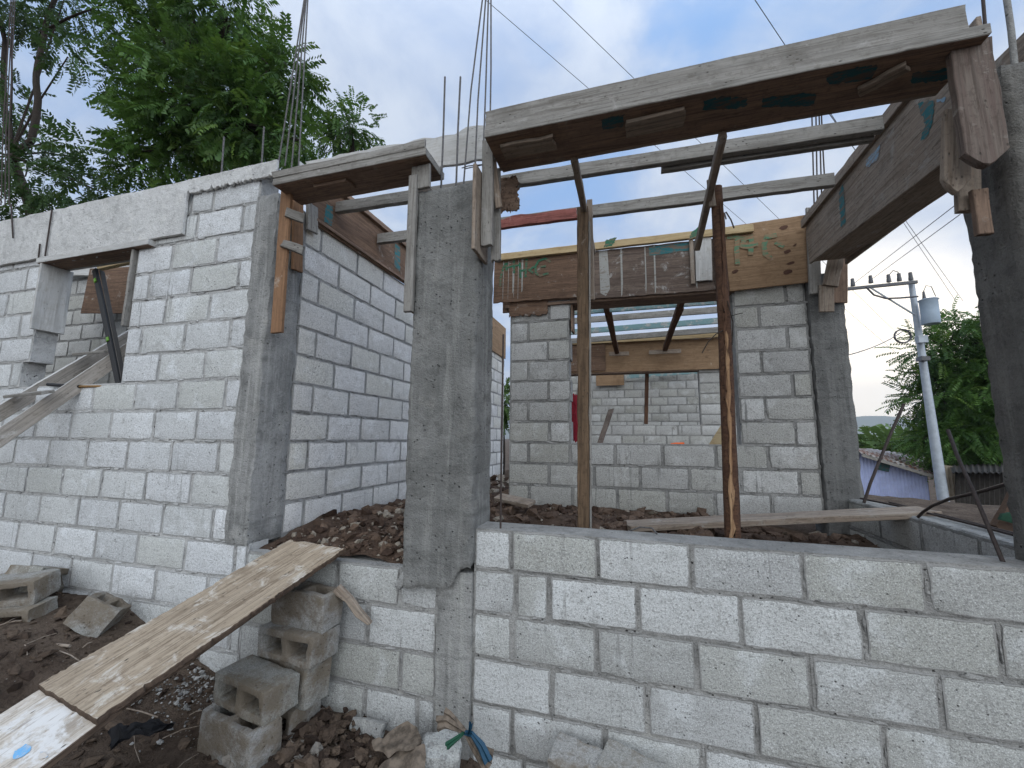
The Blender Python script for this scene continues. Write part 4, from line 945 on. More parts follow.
# ------------------------------------------------------------------ loose hollow blocks
def hollow(L, A_, T, seed, w_=.032):
    """hollow concrete block: length along x, open cells along y, thickness along z"""
    R = random.Random(seed); bm = bmesh.new()
    c = (L-3*w_)/2; X = [-L/2, -L/2+w_, -L/2+w_+c, -L/2+2*w_+c, L/2-w_, L/2]; Z = [-T/2, -T/2+w_, T/2-w_, T/2]
    g = {}
    def v(i, y, k):
        if (i, y, k) not in g:
            tp = .006 if (i in (1, 2, 3, 4) and k in (1, 2) and y > 0) else 0
            g[(i, y, k)] = bm.verts.new((X[i]+R.gauss(0, .002)+(tp if i in (1, 3) else -tp), y*A_/2+R.gauss(0, .002), Z[k]+R.gauss(0, .002)+(tp if k == 1 else -tp)))
        return g[(i, y, k)]
    for y in (-1, 1):
        for i in range(5):
            for k in range(3):
                if k == 1 and i in (1, 3): continue
                q = [v(i, y, k), v(i+1, y, k), v(i+1, y, k+1), v(i, y, k+1)]; bm.faces.new(q if y < 0 else q[::-1])
    for i in range(5):
        bm.faces.new([v(i, -1, 0), v(i, 1, 0), v(i+1, 1, 0), v(i+1, -1, 0)]); bm.faces.new([v(i, -1, 3), v(i+1, -1, 3), v(i+1, 1, 3), v(i, 1, 3)])
    for k in range(3):
        bm.faces.new([v(0, -1, k), v(0, -1, k+1), v(0, 1, k+1), v(0, 1, k)]); bm.faces.new([v(5, -1, k), v(5, 1, k), v(5, 1, k+1), v(5, -1, k+1)])
    for i in (1, 3):
        bm.faces.new([v(i, -1, 1), v(i, 1, 1), v(i+1, 1, 1), v(i+1, -1, 1)][::-1]); bm.faces.new([v(i, -1, 2), v(i+1, -1, 2), v(i+1, 1, 2), v(i, 1, 2)][::-1])
        bm.faces.new([v(i, -1, 1), v(i, -1, 2), v(i, 1, 2), v(i, 1, 1)][::-1]); bm.faces.new([v(i+1, -1, 1), v(i+1, 1, 1), v(i+1, 1, 2), v(i+1, -1, 2)][::-1])
    bmesh.ops.subdivide_edges(bm, edges=[e for e in bm.edges if e.calc_length() > .06], cuts=3, use_grid_fill=True)
    sh_ = [e for e in bm.edges if e.calc_face_angle(0) > .9]
    bmesh.ops.bevel(bm, geom=sh_, offset=.006, segments=2, affect='EDGES', profile=.6)
    for vv in bm.verts: vv.co += noise.noise_vector(vv.co*16+Vector((seed, 0, 0)))*.0055+noise.noise_vector(vv.co*45+Vector((seed, 3, 0)))*.002
    mb = MB(); bm.verts.index_update()
    tone = R.uniform(.1, .8)
    mb.add([x.co[:] for x in bm.verts], [tuple(x.index for x in f.verts) for f in bm.faces], 0, (tone, .35, R.random()))
    bm.free(); return mb
def put_block(pos, rot, dims, label, seed, upright=False, mat='loose', group='loose concrete blocks on the dirt'):
    o = hollow(*dims, seed).build('concrete_block', mat, None, None, 45)
    z, x, y = [math.radians(a) for a in rot]
    m = Matrix.Rotation(z, 4, 'Z') @ Matrix.Rotation(x, 4, 'X') @ Matrix.Rotation(y, 4, 'Y')
    if upright: m = m @ Matrix.Rotation(math.radians(-90), 4, 'X')
    m.translation = Vector(pos); o.matrix_world = m
    tag(o, label, 'concrete block', group)
put_block((-1.747, 1.711, -1.188), (-9, 1, 1), (.363, .177, .14), 'muddy-topped hollow block with two square holes, upper one of the front pair below the gangplank', 1)
put_block((-1.75, 1.645, -1.350), (-11, 1, 0), (.378, .184, .145), 'stained upright block at the bottom of the front pair below the gangplank', 2, True)
put_block((-1.667, 1.872, -1.031), (-5, 0, 0), (.363, .177, .14), 'two-holed block second from the top of the pile against the low wall', 3)
put_block((-1.652, 1.898, -.872), (-5, 0, 0), (.35, .171, .14), 'brownish upright block on top of the pile, tucked under the gangplank', 4, True)
put_block((-1.70, 1.885, -1.202), (-8, 0, 0), (.363, .19, .145), 'grey block third from the top of the pile against the low wall', 5, True)
put_block((-1.758, 1.88, -1.373), (-8, 0, 1), (.37, .18, .142), 'bottom block of the pile against the low wall, half buried', 6)
put_block(Vector((-3.493, 2.074, -1.207))*.87, (36.9, -8.1, 33.3), (.19, .165, .165), 'pale half block tipped on its corner against the left wall', 7, True)
put_block(Vector((-4.251, 2.114, -1.064))*.88, (122.4, 11.2, 17.3), (.36, .175, .14), 'moss-stained block leaning against the left wall with its holes up', 8)
pI = OY(8, 618, 1.66); put_block(pI, (24, 4, -4), (.37, .18, .14), 'block lying with a long hole facing out at the left photo edge', 9)
put_block(pI+Vector((-.06, .02, .148)), (28, 6, -3), (.37, .18, .14), 'pale grooved block lying on another one at the left photo edge', 10)
pJ = OY(576, 753, 1.885); put_block(pJ-Vector((0, 0, .075)), (-12, 8, 3), (.20, .15, .15), 'pale block end at the front wall foot, left of the two at the bottom edge', 11, False, 'loose')
pK = OY(631, 763, 1.88); put_block(pK-Vector((0, 0, .075)), (-20, 9, 1), (.24, .15, .15), 'pale speckled block at the front wall foot, right of the two at the bottom edge', 12, False, 'loose')
# ------------------------------------------------------------------ debris at the foot of the wall
def lump(name, pos, sc, rot, mat, seed, amp=.25, sub=3):
    bm = bmesh.new(); bmesh.ops.create_icosphere(bm, subdivisions=sub, radius=1)
    for v in bm.verts:
        n_ = v.co.normalized(); k = 1+amp*noise.noise(n_*1.6+Vector((seed, 0, 0)))+amp*.5*noise.noise(n_*4.2+Vector((seed, 5, 0)))
        q = n_*k; q = Vector([math.copysign(min(abs(a), .72), a) for a in q]); v.co = Vector((q.x*sc[0], q.y*sc[1], q.z*sc[2]))
    mb = MB(); bm.verts.index_update(); mb.add([v.co[:] for v in bm.verts], [tuple(v.index for v in f.verts) for f in bm.faces], 0, (.6, .5, .5)); bm.free()
    m = Euler([math.radians(a) for a in rot]).to_matrix().to_4x4(); m.translation = Vector(pos)
    return mb.build(name, mat, None, m, 30)
tag(lump('concrete_chunk', OY(440, 760, 1.86), (.125, .10, .11), (10, 5, 20), 'block', 3), 'white and grey broken concrete chunk below the thick column', 'stone')
tag(board('block_fragment', OY(352, 722, 1.94), OY(386, 733, 1.93), .085, .04, 'conc_light', None, up=(0, .5, 1), jit=.005, c=.006, rag=(.01, .01, .01, .01)), 'flat grey block fragment leaning on the foot of the low wall', 'stone')
def sheet(name, corners, nx, ny_, amp, mat, seed, thick=.003, label=None, cat=None, fq=9):
    a, b, c, d_ = [Vector(p) for p in corners]; mb = MB(); V = []
    for s_ in (0, 1):
        for i in range(nx+1):
            for j in range(ny_+1):
                u, v = i/nx, j/ny_; p = (a*(1-u)+b*u)*(1-v)+(d_*(1-u)+c*u)*v
                V.append(p+noise.noise_vector(p*fq+Vector((seed, 0, 0)))*amp+noise.noise_vector(p*fq*2.7+Vector((seed, 4, 0)))*amp*.5+Vector((0, thick*s_, thick*s_)))
    n1 = ny_+1; S = (nx+1)*n1
    fs = []
    for i in range(nx):
        for j in range(ny_):
            q = (i*n1+j, (i+1)*n1+j, (i+1)*n1+j+1, i*n1+j+1); fs += [q, tuple(S+k for k in q[::-1])]
    mb.add(V, fs); o = mb.build(name, mat, None, None, 25)
    return tag(o, label, cat) if label else o
sheet('cement_bag', [OY(372, 742, 1.80), OY(408, 723, 1.88), OY(423, 740, 1.80), OY(388, 760, 1.74)], 18, 18, .026, 'paper', 3, .004, 'crumpled tan cement bag paper at the foot of the low wall', 'paper bag')
sheet('cement_bag', [OY(378, 768, 1.72), OY(398, 750, 1.78), OY(428, 745, 1.79), OY(424, 790, 1.70)], 18, 18, .02, 'paper', 8, .004, 'flattened tan paper scrap at the bottom edge beside the concrete chunk', 'paper bag')
knot = OY(465, 732, 1.84)
bw = thing('paper_bow', knot, 'twisted brown paper and blue ribbon tied like a bow on the concrete chunk', 'paper')
def strip(name, pts, w_, mat, par, seed):
    mb = MB(); P = [Vector(p) for p in pts]; V = []; n_ = len(P)
    R = random.Random(seed)
    for i, p in enumerate(P):
        d_ = (P[min(i+1, n_-1)]-P[max(i-1, 0)]).normalized(); s_ = d_.cross(Vector((0, -1, .2))).normalized()
        ww = w_*(.35+.65*abs(i/(n_-1)-.0)); 
        for k in range(5): V.append(p+s_*ww*(k/4-.5)+Vector((0, -.008*(k % 2)+R.gauss(0, .002), 0)))
    m2 = len(V); V += [v+Vector((0, .003, 0)) for v in V]
    fs = []
    for i in range(n_-1):
        for k in range(4): q = (i*5+k, (i+1)*5+k, (i+1)*5+k+1, i*5+k+1); fs += [q, tuple(m2+z for z in q[::-1])]
    mb.add(V, fs); mb.build(name, mat, par, Matrix(), 25)
strip('paper_tail', [knot, OY(455, 727, 1.82), OY(446, 722, 1.81), OY(437, 724, 1.80)], .06, 'paper', bw, 1); strip('paper_tail', [knot, OY(456, 722, 1.83), OY(449, 716, 1.82), OY(444, 714, 1.82)], .05, 'paper', bw, 2)
strip('paper_tail', [knot, OY(475, 740, 1.82), OY(484, 752, 1.80), OY(493, 757, 1.79)], .05, 'paper', bw, 3); strip('paper_tail', [knot, OY(472, 745, 1.82), OY(480, 758, 1.80), OY(487, 770, 1.79)], .045, 'paper', bw, 4)
strip('blue_ribbon', [knot, OY(472, 734, 1.81), OY(481, 746, 1.79), OY(488, 762, 1.78)], .045, 'ribbon', bw, 5); strip('blue_ribbon', [knot+Vector((.02, -.01, 0)), OY(470, 729, 1.81), OY(471, 722, 1.81)], .02, 'ribbon', bw, 6)
strip('green_ribbon', [knot, OY(459, 737, 1.80), OY(451, 743, 1.79), OY(447, 746, 1.79)], .03, 'ribbon_green', bw, 7)
tag(board('wood_offcut', OY(336, 588, 1.90), OY(371, 624, 1.955), .045, .03, 'board_mid', None, jit=.004, rag=(.01, .01, .006, .006)), 'short splintered wood scrap leaning on the low wall beside the gangplank end', 'wood scrap')
tag(lump('mortar_scrap', OY(402, 580, 1.965), (.025, .02, .06), (0, 30, 10), 'conc_light', 6), 'small pale mortar flake at the lower left corner of the thick column', 'stone')
pr = OZ(133, 742, -1.30); sheet('plastic_rag', [pr+Vector((-.13, -.03, .02)), pr+Vector((.02, .09, .04)), pr+Vector((.15, .05, .03)), pr+Vector((0, -.09, .02))], 14, 12, .04, 'rag', 5, .004, 'crumpled black plastic rag on the dirt under the gangplank', 'rag', 12)
tag(tube('stick', [OZ(34, 703-60, -1.12), OZ(70, 646, -1.13)], .008, 'board_mid'), 'thin twig lying on the dirt near the tipped half block', 'stick')
lt_ = MB(); R = random.Random(77)
for _ in range(150):
    x, y = R.uniform(-4.6, -.8), R.uniform(.7, 1.95); a_ = R.uniform(0, 3.14); L_ = R.uniform(.03, .16); z = ground_h(x, y)+.008
    p, q = Vector((x, y, z)), Vector((x+L_*math.cos(a_), y+L_*math.sin(a_), 0)); q.z = ground_h(q.x, q.y)+.012
    lt_.tube([p, (p+q)/2+Vector((R.gauss(0, .006), R.gauss(0, .006), .008)), q], R.uniform(.0012, .0035), 5)
tag(lt_.build('litter', 'board_mid', None, None, 60), 'thin wood splinters and twigs littered over the dirt', 'litter', kind='stuff')
gp0 = OZ(190, 690, -1.36); c3 = MB()
def g_grey(r):
    x = gp0.x+r.normal(0, .16); y = gp0.y+r.normal(0, .12); return (x, min(y, 1.95), ground_h(x, y)+.01)
clods(c3, 380, g_grey, .004, .016, 31, pale=.5)
M['gravel_grey'] = mat_clod('grey_gravel', [(.14, .135, .13), (.24, .24, .23), (.36, .355, .34)])
tag(c3.build('gravel', 'gravel_grey', smooth=25), 'patch of small grey gravel under the gangplank beside the block pile', 'gravel', kind='stuff')
# ------------------------------------------------------------------ beyond the building on the right
k0, k1 = OZ(850, 495.5, -.74), OZ(1040, 518, -.74)
tag(board('concrete_kerb', k0-Vector((.6, -.7, .06)), k1-Vector((-.6, .55, .06)), .16, .16, 'conc_light', None, jit=.004, c=.01), 'low pale concrete kerb edging the dirt in front of the lavender shed', 'kerb')
sd = thing('metal_shed', OY(895, 500, 20), 'lavender corrugated shed with a rusty sloping roof', 'shed')
def corr(name, tl, tr, br, bl_, n_, amp, mat, par):
    mb = MB(); tl, tr, br, bl_ = map(Vector, (tl, tr, br, bl_)); nn_ = (tr-tl).cross(bl_-tl).normalized(); V = []
    for s_ in (0, 1):
        for i in range(n_+1):
            u = i/n_; o_ = nn_*(amp*math.sin(i*math.pi/2)-.02*s_); V += [tl.lerp(tr, u)+o_, bl_.lerp(br, u)+o_]
    S = 2*(n_+1); fs = []
    for i in range(n_): q = (2*i, 2*i+1, 2*i+3, 2*i+2); fs += [q, tuple(S+k for k in q[::-1])]
    mb.add(V, fs); return mb.build(name, mat, par, Matrix() if par is not None else None, 60)
bt = -2.9
tl, trr = OY(845, 449.5, 20), OY(926, 470.5, 20)
corr('front_wall', tl, trr, (trr.x, 20, bt), (tl.x, 20, bt), 90, .025, 'lav', sd)
corr('side_wall', trr, trr+Vector((.9, 3.6, .3)), Vector((trr.x+.9, 23.6, bt)), (trr.x, 20, bt), 40, .025, 'lav_dark', sd)
corr('roof', OY(868, 449, 24), OY(955, 461, 24), OY(934, 475, 19.5), OY(843, 448, 19.5), 60, .03, 'rust', sd)
board('fascia', OY(862, 455, 19.45), OY(933, 476.5, 19.45), .12, .05, 'board_grey', sd)
wq = [OY(878, 462, 19.93), OY(889, 464.5, 19.93)]; wn_ = board('window', wq[0]+Vector((0, 0, -.12)), wq[1]+Vector((0, 0, -.12)), .36, .05, 'teal_light', sd); 
tag(corr('metal_sheet', OY(936, 464, 18.5), OY(959, 467, 18.5), OY(962, 500, 18.5), OY(938, 500, 18.5), 24, .025, 'tan_sheet', None), 'tan rusty metal sheet standing between the utility pole and the dark fence', 'sheet')
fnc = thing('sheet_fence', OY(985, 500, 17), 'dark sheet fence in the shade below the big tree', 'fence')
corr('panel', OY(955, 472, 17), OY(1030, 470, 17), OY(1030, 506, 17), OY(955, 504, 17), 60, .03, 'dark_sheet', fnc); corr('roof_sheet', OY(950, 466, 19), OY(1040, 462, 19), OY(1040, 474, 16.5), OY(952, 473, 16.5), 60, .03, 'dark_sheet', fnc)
sk = thing('sack', OY(1000, 515, 3.3), 'brown sack with a green band slumped at the right edge behind the dark column', 'sack')
def wedge(name, pts, th, mat, par):
    mb = MB(); n_ = len(pts); c_0 = sum((Vector(p) for p in pts), Vector())/n_
    V = [Vector(p) for p in pts]+[Vector(p)+Vector((0, th, 0)) for p in pts]+[c_0+Vector((0, -.015, 0))]
    mb.add(V, [(i, (i+1) % n_, 2*n_) for i in range(n_)]+[(i, n_+i, n_+(i+1) % n_, (i+1) % n_) for i in range(n_)]+[tuple(range(2*n_-1, n_-1, -1))]); mb.build(name, mat, par, Matrix(), 60)
wedge('body', [OY(1026, 474, 3.4), OY(1018, 484, 3.35), OY(1008, 506, 3.3), OY(996, 526, 3.25), OY(1006, 534, 3.25), OY(1035, 538, 3.3), OY(1040, 470, 3.4)], .05, 'sack', sk)
M['band_green'] = mat_simple('dark_green_band', (.012, .05, .028), .8)
wedge('band', [OY(1016, 512, 3.2), OY(1003, 514, 3.2), OY(1000, 520, 3.2), OY(1012, 523, 3.19), OY(1035, 530, 3.19), OY(1035, 513, 3.2)], .02, 'band_green', sk)
# utility pole
YP = 17.0; up_ = thing('utility_pole', OY(944, 503, YP)-Vector((0, 0, .5)), 'grey utility pole with a crossarm and a transformer can, beyond the building', 'utility pole')
mb = MB(); pb, pt = OY(944.5, 503, YP)-Vector((0, 0, .9)), OY(911, 281, YP); mb.tube([pb, pb.lerp(pt, .33), pb.lerp(pt, .66), pt], .155, 10, 0, .08); mb.build('pole', 'galv', up_, Matrix(), 60)
board('crossarm', OY(847.5, 289, YP-.25), OY(917, 282, YP-.25), .10, .10, 'porcelain', up_)
for px, py in ((871, 283), (889, 282), (899.5, 281), (853, 286), (911, 280)):
    q = OY(px, py, YP-.25); mb = MB(); mb.tube([q, q+Vector((0, 0, .10)), q+Vector((0, 0, .13)), q+Vector((0, 0, .27))], .07, 8, 0, .05); mb.build('insulator', 'porcelain', up_, Matrix(), 60)
tube('arm_brace', [OY(871, 288, YP-.25), OY(915, 315, YP-.2)], .03, 'galv', up_); tube('jumper_wire', [OY(866, 287, YP-.3), OY(874, 295, YP-.3), OY(886, 298.5, YP-.3), OY(900, 298, YP-.3), OY(918, 296.5, YP-.3)], .03, 'wire', up_)
tube('jumper_wire', [OY(889, 283, YP-.25), OY(889, 275, YP-.25), OY(893, 270.5, YP-.25), OY(898, 272, YP-.25), OY(899.5, 280, YP-.25)], .015, 'wire', up_)
ct, cbm = OY(928.5, 300, YP-.45), OY(931, 324, YP-.45); tcn = None
mb = MB(); dv = Vector((0, 0, 1)); hgt = ct.z-cbm.z; cx_ = (ct+cbm)/2; cx_.z = cbm.z
mb.tube([cx_, cx_+dv*.03, cx_+dv*hgt*.5, cx_+dv*(hgt-.04), cx_+dv*hgt, cx_+dv*(hgt+.02)], lambda i: (.22, .235, .235, .235, .265, .235)[i], 18); tcn = mb.build('transformer', 'transformer', up_, Matrix(), 50)
q = cx_+dv*hgt; mb = MB(); mb.tube([q+Vector((-.1, 0, 0)), q+Vector((-.1, 0, .12)), q+Vector((-.1, 0, .3))], .06, 8, 0, .03); mb.build('bushing', 'porcelain', tcn, Matrix(), 60)
tube('lead_wire', [q+Vector((-.1, 0, .3)), q+Vector((-.02, -.02, .5)), q+Vector((.12, -.02, .45)), q+Vector((.2, -.02, .1))], .012, 'wire', tcn, 5)
board('pole_clamp', OY(921, 336, YP-.25), OY(922, 343, YP-.25), .26, .2, 'galv', up_, up=(1, 0, 0)); board('pole_clamp', OY(923, 357, YP-.25), OY(923, 361, YP-.25), .24, .3, 'porcelain', up_, up=(1, 0, 0))
cl_ = OY(903, 336, YP-.35); mb = MB()
for k in range(3): mb.tube([cl_+Vector((.23*math.cos(a*.3927), .02*k, .23*math.sin(a*.3927))) for a in range(17)], .022, 6)
mb.build('wire_coil', 'wire', up_, Matrix(), 60)
def span(label, a, Ya, b, Yb, r=.012, sag=0.0, grow=0):
    P0, P3 = OY(*a, Ya), OY(*b, Yb); P0 = P0+(P0-P3)*grow; N = 24
    mb = MB(); mb.tube([P0.lerp(P3, k/N)-Vector((0, 0, sag*4*(k/N)*(1-k/N))) for k in range(N+1)], r, 5)
    tag(mb.build('power_line', 'wire', None, None, 60), label, 'power line', 'power lines overhead')
span('thin power line crossing the sky just right of the tall rebar, leftmost overhead', (495, 8), 8, (895, 352), 26, .007, 0, .25)
span('thin power line crossing the sky above the middle of the front beam', (553, 0), 8, (905, 341), 26, .007, 0, .25)
span('power line entering the sky at the top right and running down past the dark column', (755, 0), 8, (957, 303), 22, .0075, 0, .3)
span('fine power line just right of the steepest one, behind the dark column', (893, 203), 12, (963, 301), 22, .007, 0, .45)
span('upper power line rising from the crossarm end to the right', (850, 286.5), YP-.25, (958, 203), 9, .008, 0, 0); span('lower power line rising from the crossarm insulator to the right', (872, 279), YP-.25, (960, 214.5), 9, .008, 0, 0)
span('pale service line below the crossarm running left to the building', (903, 331), YP-.4, (840, 357), 10, .012, .1, 0)
# ------------------------------------------------------------------ trees
def leaf_mesh(name, centers, dirs, L, pairs, lw, ll_, mat, parent, seed, droop=.35, tone=(.5, .3)):
    """pinnate fronds: numpy builds every leaflet as a folded blade"""
    r = np.random.default_rng(seed); n = len(centers); V = []; C = []
    base = []
    for k in range(pairs):
        t_ = .15+.85*k/(pairs-1)
        for s_ in (-1, 1):
            b = np.array([t_, 0, -droop*t_*t_]); e = np.array([.45, s_*.9, -.35]); e /= np.linalg.norm(e); sd_ = np.cross(e, [0, 0, 1]); sd_ /= np.linalg.norm(sd_)
            g_ = ll_/L*(1-.35*abs(t_-.55)); w2 = lw/L*.5
            base += [b, b+e*g_*.5+sd_*w2-np.array([0, 0, .012]), b+e*g_-np.array([0, 0, .06*g_*4]), b+e*g_*.5-sd_*w2-np.array([0, 0, .012])]
    base = np.array(base); nb = len(base)
    ax = dirs/np.linalg.norm(dirs, axis=1)[:, None]
    upv = np.tile([0, 0, 1.], (n, 1))+r.normal(0, .35, (n, 3)); by = np.cross(upv, ax); by /= np.linalg.norm(by, axis=1)[:, None]+1e-9; bz = np.cross(ax, by)
    sc = L*r.uniform(.7, 1.2, n)
    P = (base[None, :, 0, None]*ax[:, None]+base[None, :, 1, None]*by[:, None]+base[None, :, 2, None]*bz[:, None])*sc[:, None, None]+centers[:, None]
    P += r.normal(0, .006, P.shape)
    P = P.reshape(-1, 3); nf = n*nb//4
    cl_n = np.array([noise.noise(Vector(c)*(.55/L)) for c in centers]); tn = np.clip(r.normal(tone[0], tone[1]*.6, n)+cl_n*.9, 0, 1); yl = r.random(n)
    col = np.zeros((n, nb, 4), np.float32); col[:, :, 0] = (tn[:, None]+r.normal(0, .08, (n, nb))).clip(0, 1); col[:, :, 1] = yl[:, None]; col[:, :, 3] = 1
    me = bpy.data.meshes.new(name); me.vertices.add(len(P)); me.vertices.foreach_set('co', P.astype(np.float32).ravel())
    me.loops.add(nf*4); me.loops.foreach_set('vertex_index', np.arange(nf*4, dtype=np.int32)); me.polygons.add(nf); me.polygons.foreach_set('loop_start', np.arange(nf, dtype=np.int32)*4)
    me.update(calc_edges=True); at = me.color_attributes.new('tone', 'FLOAT_COLOR', 'POINT'); at.data.foreach_set('color', col.ravel())
    me.materials.append(M[mat]); return new(name, me, parent, Matrix())
def tree(label, base, forks, blobs, L, pairs, lw, ll_, mat, seed, tr_r, group=None, kind='tree', outward=.75, limbs=10):
    base = Vector(base); t_ = thing('broadleaf_tree', base, label, kind, group); r = np.random.default_rng(seed); mb = MB()
    for pts, r0, r1 in forks:
        P = [Vector(p) for p in pts]; Q = []
        for i in range(len(P)-1):
            for k in range(5): q = P[i].lerp(P[i+1], k/5); Q.append(q+noise.noise_vector(q*.9+Vector((seed, 0, 0)))*r0*.9)
        Q.append(P[-1]); mb.tube(Q, r0, 8, 0, r1)
    C = []; D = []; hub = Vector(forks[0][0][-1])
    for c0, rad, n in blobs:
        c0 = np.array(c0); rad = np.array(rad)
        u = r.normal(0, 1, (n, 3)); u /= np.linalg.norm(u, axis=1)[:, None]; k = r.uniform(0, 1, n)**.45
        cl = np.array([noise.noise(Vector(p*2.3+seed)) for p in u*k[:, None]]); keep = cl > -.22
        u, k = u[keep], k[keep]
        C.append(c0+u*k[:, None]*rad); D.append(u*outward+np.array([0, 0, -.15])+r.normal(0, .45, u.shape))
        for j in range(0, min(limbs, n//60+2)):
            e = Vector(c0+u[j]*k[j]*rad*.85); h_ = hub.lerp(Vector(c0), .5); mb.tube([hub, h_+noise.noise_vector(h_+Vector((j, 0, 0)))*.2, Vector(c0)*.5+e*.5, e], tr_r*.28, 5, 0, tr_r*.06)
    mb.build('trunk', 'bark', t_, Matrix(), 60)
    leaf_mesh('crown', np.concatenate(C), np.concatenate(D), L, pairs, lw, ll_, mat, t_, seed+1)
    return t_
def bl_(px, py, Y, rx, ry, n, rd=None):
    c = OY(px, py, Y); dpt = RF.dot(c); s_ = dpt/F; return (tuple(c), (rx*s_, (rd or rx)*s_, ry*s_*.92), n)
YT = 4.7
tree('large bushy green tree behind the left wall, with a dense dark crown', OY(230, 330, YT+.6)*1.0, [([OY(215, 300, YT+.6)-Vector((0, 0, 4.5)), OY(210, 200, YT+.5), OY(205, 120, YT+.3)], .16, .07), ([OY(205, 120, YT+.3), OY(170, 60, YT)], .06, .03), ([OY(208, 150, YT+.4), OY(260, 90, YT)], .06, .03)],
     [bl_(208, 105, YT, 58, 58, 900), bl_(254, 125, YT, 40, 54, 560), bl_(172, 150, YT, 36, 42, 420), bl_(158, 42, YT, 36, 40, 380), bl_(228, 22, YT, 46, 32, 420), bl_(282, 78, YT, 24, 38, 200), bl_(128, 90, YT, 18, 16, 80), bl_(185, 2, YT, 60, 24, 260), bl_(298, 140, YT, 14, 24, 60), bl_(135, 165, YT, 16, 22, 90)], .36, 8, .042, .105, 'leaf_mid', 31, .15)
tree('thin open tree with a forked dark trunk at the upper left corner', OY(35, 330, YT+.3), [([OY(52, 330, YT+.3)-Vector((0, 0, 3.5)), OY(33, 218, YT+.2), OY(14, 165, YT+.1), OY(10, 155, YT)], .105, .085), ([OY(12, 158, YT), OY(30, 140, YT), OY(38, 100, YT), OY(39, 60, YT), OY(44, 25, YT), OY(60, -10, YT)], .07, .04), ([OY(12, 160, YT), OY(2, 100, YT), OY(4, 40, YT), OY(-10, -20, YT)], .065, .035), ([OY(40, 32, YT), OY(75, 16, YT), OY(105, 2, YT)], .03, .015), ([OY(14, 170, YT), OY(-8, 160, YT)], .05, .03)],
     [bl_(16, 10, YT, 34, 26, 220), bl_(62, 4, YT, 40, 14, 130), bl_(66, 52, YT, 16, 24, 36), bl_(8, 110, YT, 16, 44, 120), bl_(45, 180, YT, 34, 24, 150), bl_(88, 158, YT, 28, 20, 60), bl_(4, 205, YT, 26, 20, 110), bl_(100, 188, YT, 30, 10, 60), bl_(60, 140, YT, 12, 10, 14)], .36, 7, .045, .11, 'leaf_dark', 41, .09, limbs=1)
tree('small round tree top above the pale shutter board, left of the rebar', OY(350, 250, 9), [([OY(350, 250, 9)-Vector((0, 0, 5)), OY(350, 150, 9), OY(350, 130, 9)], .12, .05)], [bl_(352, 128, 9, 30, 24, 240), bl_(335, 140, 9, 24, 22, 120)], .38, 7, .055, .11, 'leaf_mid', 51, .08)
YR = 20.0
tree('big feathery tree behind the utility pole on the right', OY(972, 500, YR)-Vector((0, 0, .6)), [([OY(972, 510, YR)-Vector((0, 0, .8)), OY(968, 470, YR), OY(970, 430, YR), OY(975, 390, YR)], .26, .12), ([OY(969, 450, YR), OY(945, 400, YR), OY(925, 360, YR)], .09, .03), ([OY(972, 430, YR), OY(1005, 380, YR)], .1, .04)],
     [bl_(985, 385, YR, 44, 60, 2200), bl_(968, 440, YR, 38, 34, 1100), bl_(950, 350, YR, 38, 30, 330), bl_(930, 400, YR, 26, 22, 130), bl_(990, 325, YR, 40, 26, 420), bl_(1030, 400, YR, 40, 80, 800), bl_(930, 440, YR, 20, 20, 120), bl_(922, 372, YR, 14, 9, 30), bl_(915, 398, YR, 10, 6, 14)], .72, 9, .06, .16, 'leaf_mid', 61, .2, outward=1.0)
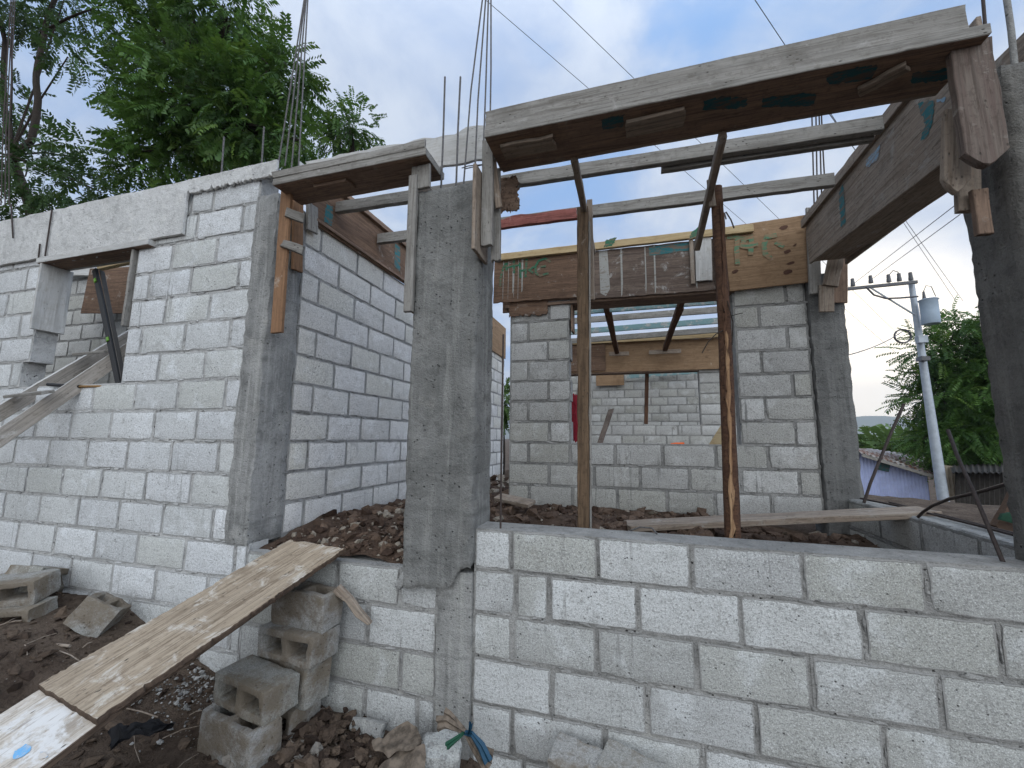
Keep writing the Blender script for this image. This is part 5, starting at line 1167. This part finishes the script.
# shrub seen through the gap, and the wood far off
tree('bit of green shrub seen through the narrow gap beside the far wall', OY(503, 470, 9.5), [([OY(503, 475, 9.5), OY(503, 440, 9.5), OY(503, 410, 9.5)], .05, .02)], [bl_(503, 402, 9.5, 12, 20, 160)], .3, 6, .06, .11, 'leaf_far', 71, .04, kind='shrub')
C = []; D = []; r = np.random.default_rng(81)
for k in range(46):
    px = r.uniform(780, 1200); Yb = r.uniform(45, 75); top = 459+r.normal(0, 3)+(2 if px < 880 else -6); c0 = np.array(OY(px, top+8, Yb)); n = 130
    u = r.normal(0, 1, (n, 3)); u /= np.linalg.norm(u, axis=1)[:, None]; C.append(c0+u*np.array([3.4, 3, 2.2])*r.uniform(.5, 1, (n, 1))); D.append(u+r.normal(0, .3, u.shape))
    c1_ = c0.copy(); c1_[2] -= 3.2; C.append(c1_+u*np.array([3.8, 3, 2.8])); D.append(u)
tag(leaf_mesh('distant_wood', np.concatenate(C), np.concatenate(D), 1.5, 5, .42, .75, 'leaf_far', None, 82, tone=(.6, .25)), 'pale green belt of distant trees below the hills', 'wood', kind='stuff')
hm_ = MB(); hx = [-2500+100*i for i in range(94)]
def hz(x, row): return (-30, 60+55*noise.noise(Vector((x*.0016+2.2, row, 0)))+30*noise.noise(Vector((x*.005, row, 4)))+90*math.exp(-((x-1290)/260)**2)+70*math.exp(-((x-1560)/190)**2), -30)[row]
hm_.add([(x, 2700+350*r_, hz(x, r_)) for x in hx for r_ in range(3)], [(i*3+j, (i+1)*3+j, (i+1)*3+j+1, i*3+j+1) for i in range(93) for j in range(2)])
tag(hm_.build('hills', 'hill', None, None, 60), 'faint hills on the horizon right of the far column', 'hills', kind='structure')
# ------------------------------------------------------------------ the air
hzb = MB(); hzb.box(-2600, 7200, -300, 3900, -60, 420); ho = hzb.build('haze', [], None, None, 0)
hmat = bpy.data.materials.new('haze_air'); hmat.use_nodes = True; ht = hmat.node_tree; ht.nodes.clear()
hv = ht.nodes.new('ShaderNodeVolumePrincipled'); hv.inputs['Color'].default_value = (.86, .9, .95, 1); hv.inputs['Density'].default_value = .0003; hv.inputs['Anisotropy'].default_value = .2
hout = ht.nodes.new('ShaderNodeOutputMaterial'); ht.links.new(hv.outputs[0], hout.inputs['Volume']); ho.data.materials.append(hmat)
tag(ho, 'pale haze in the air that fades the far hills', 'haze', kind='stuff')
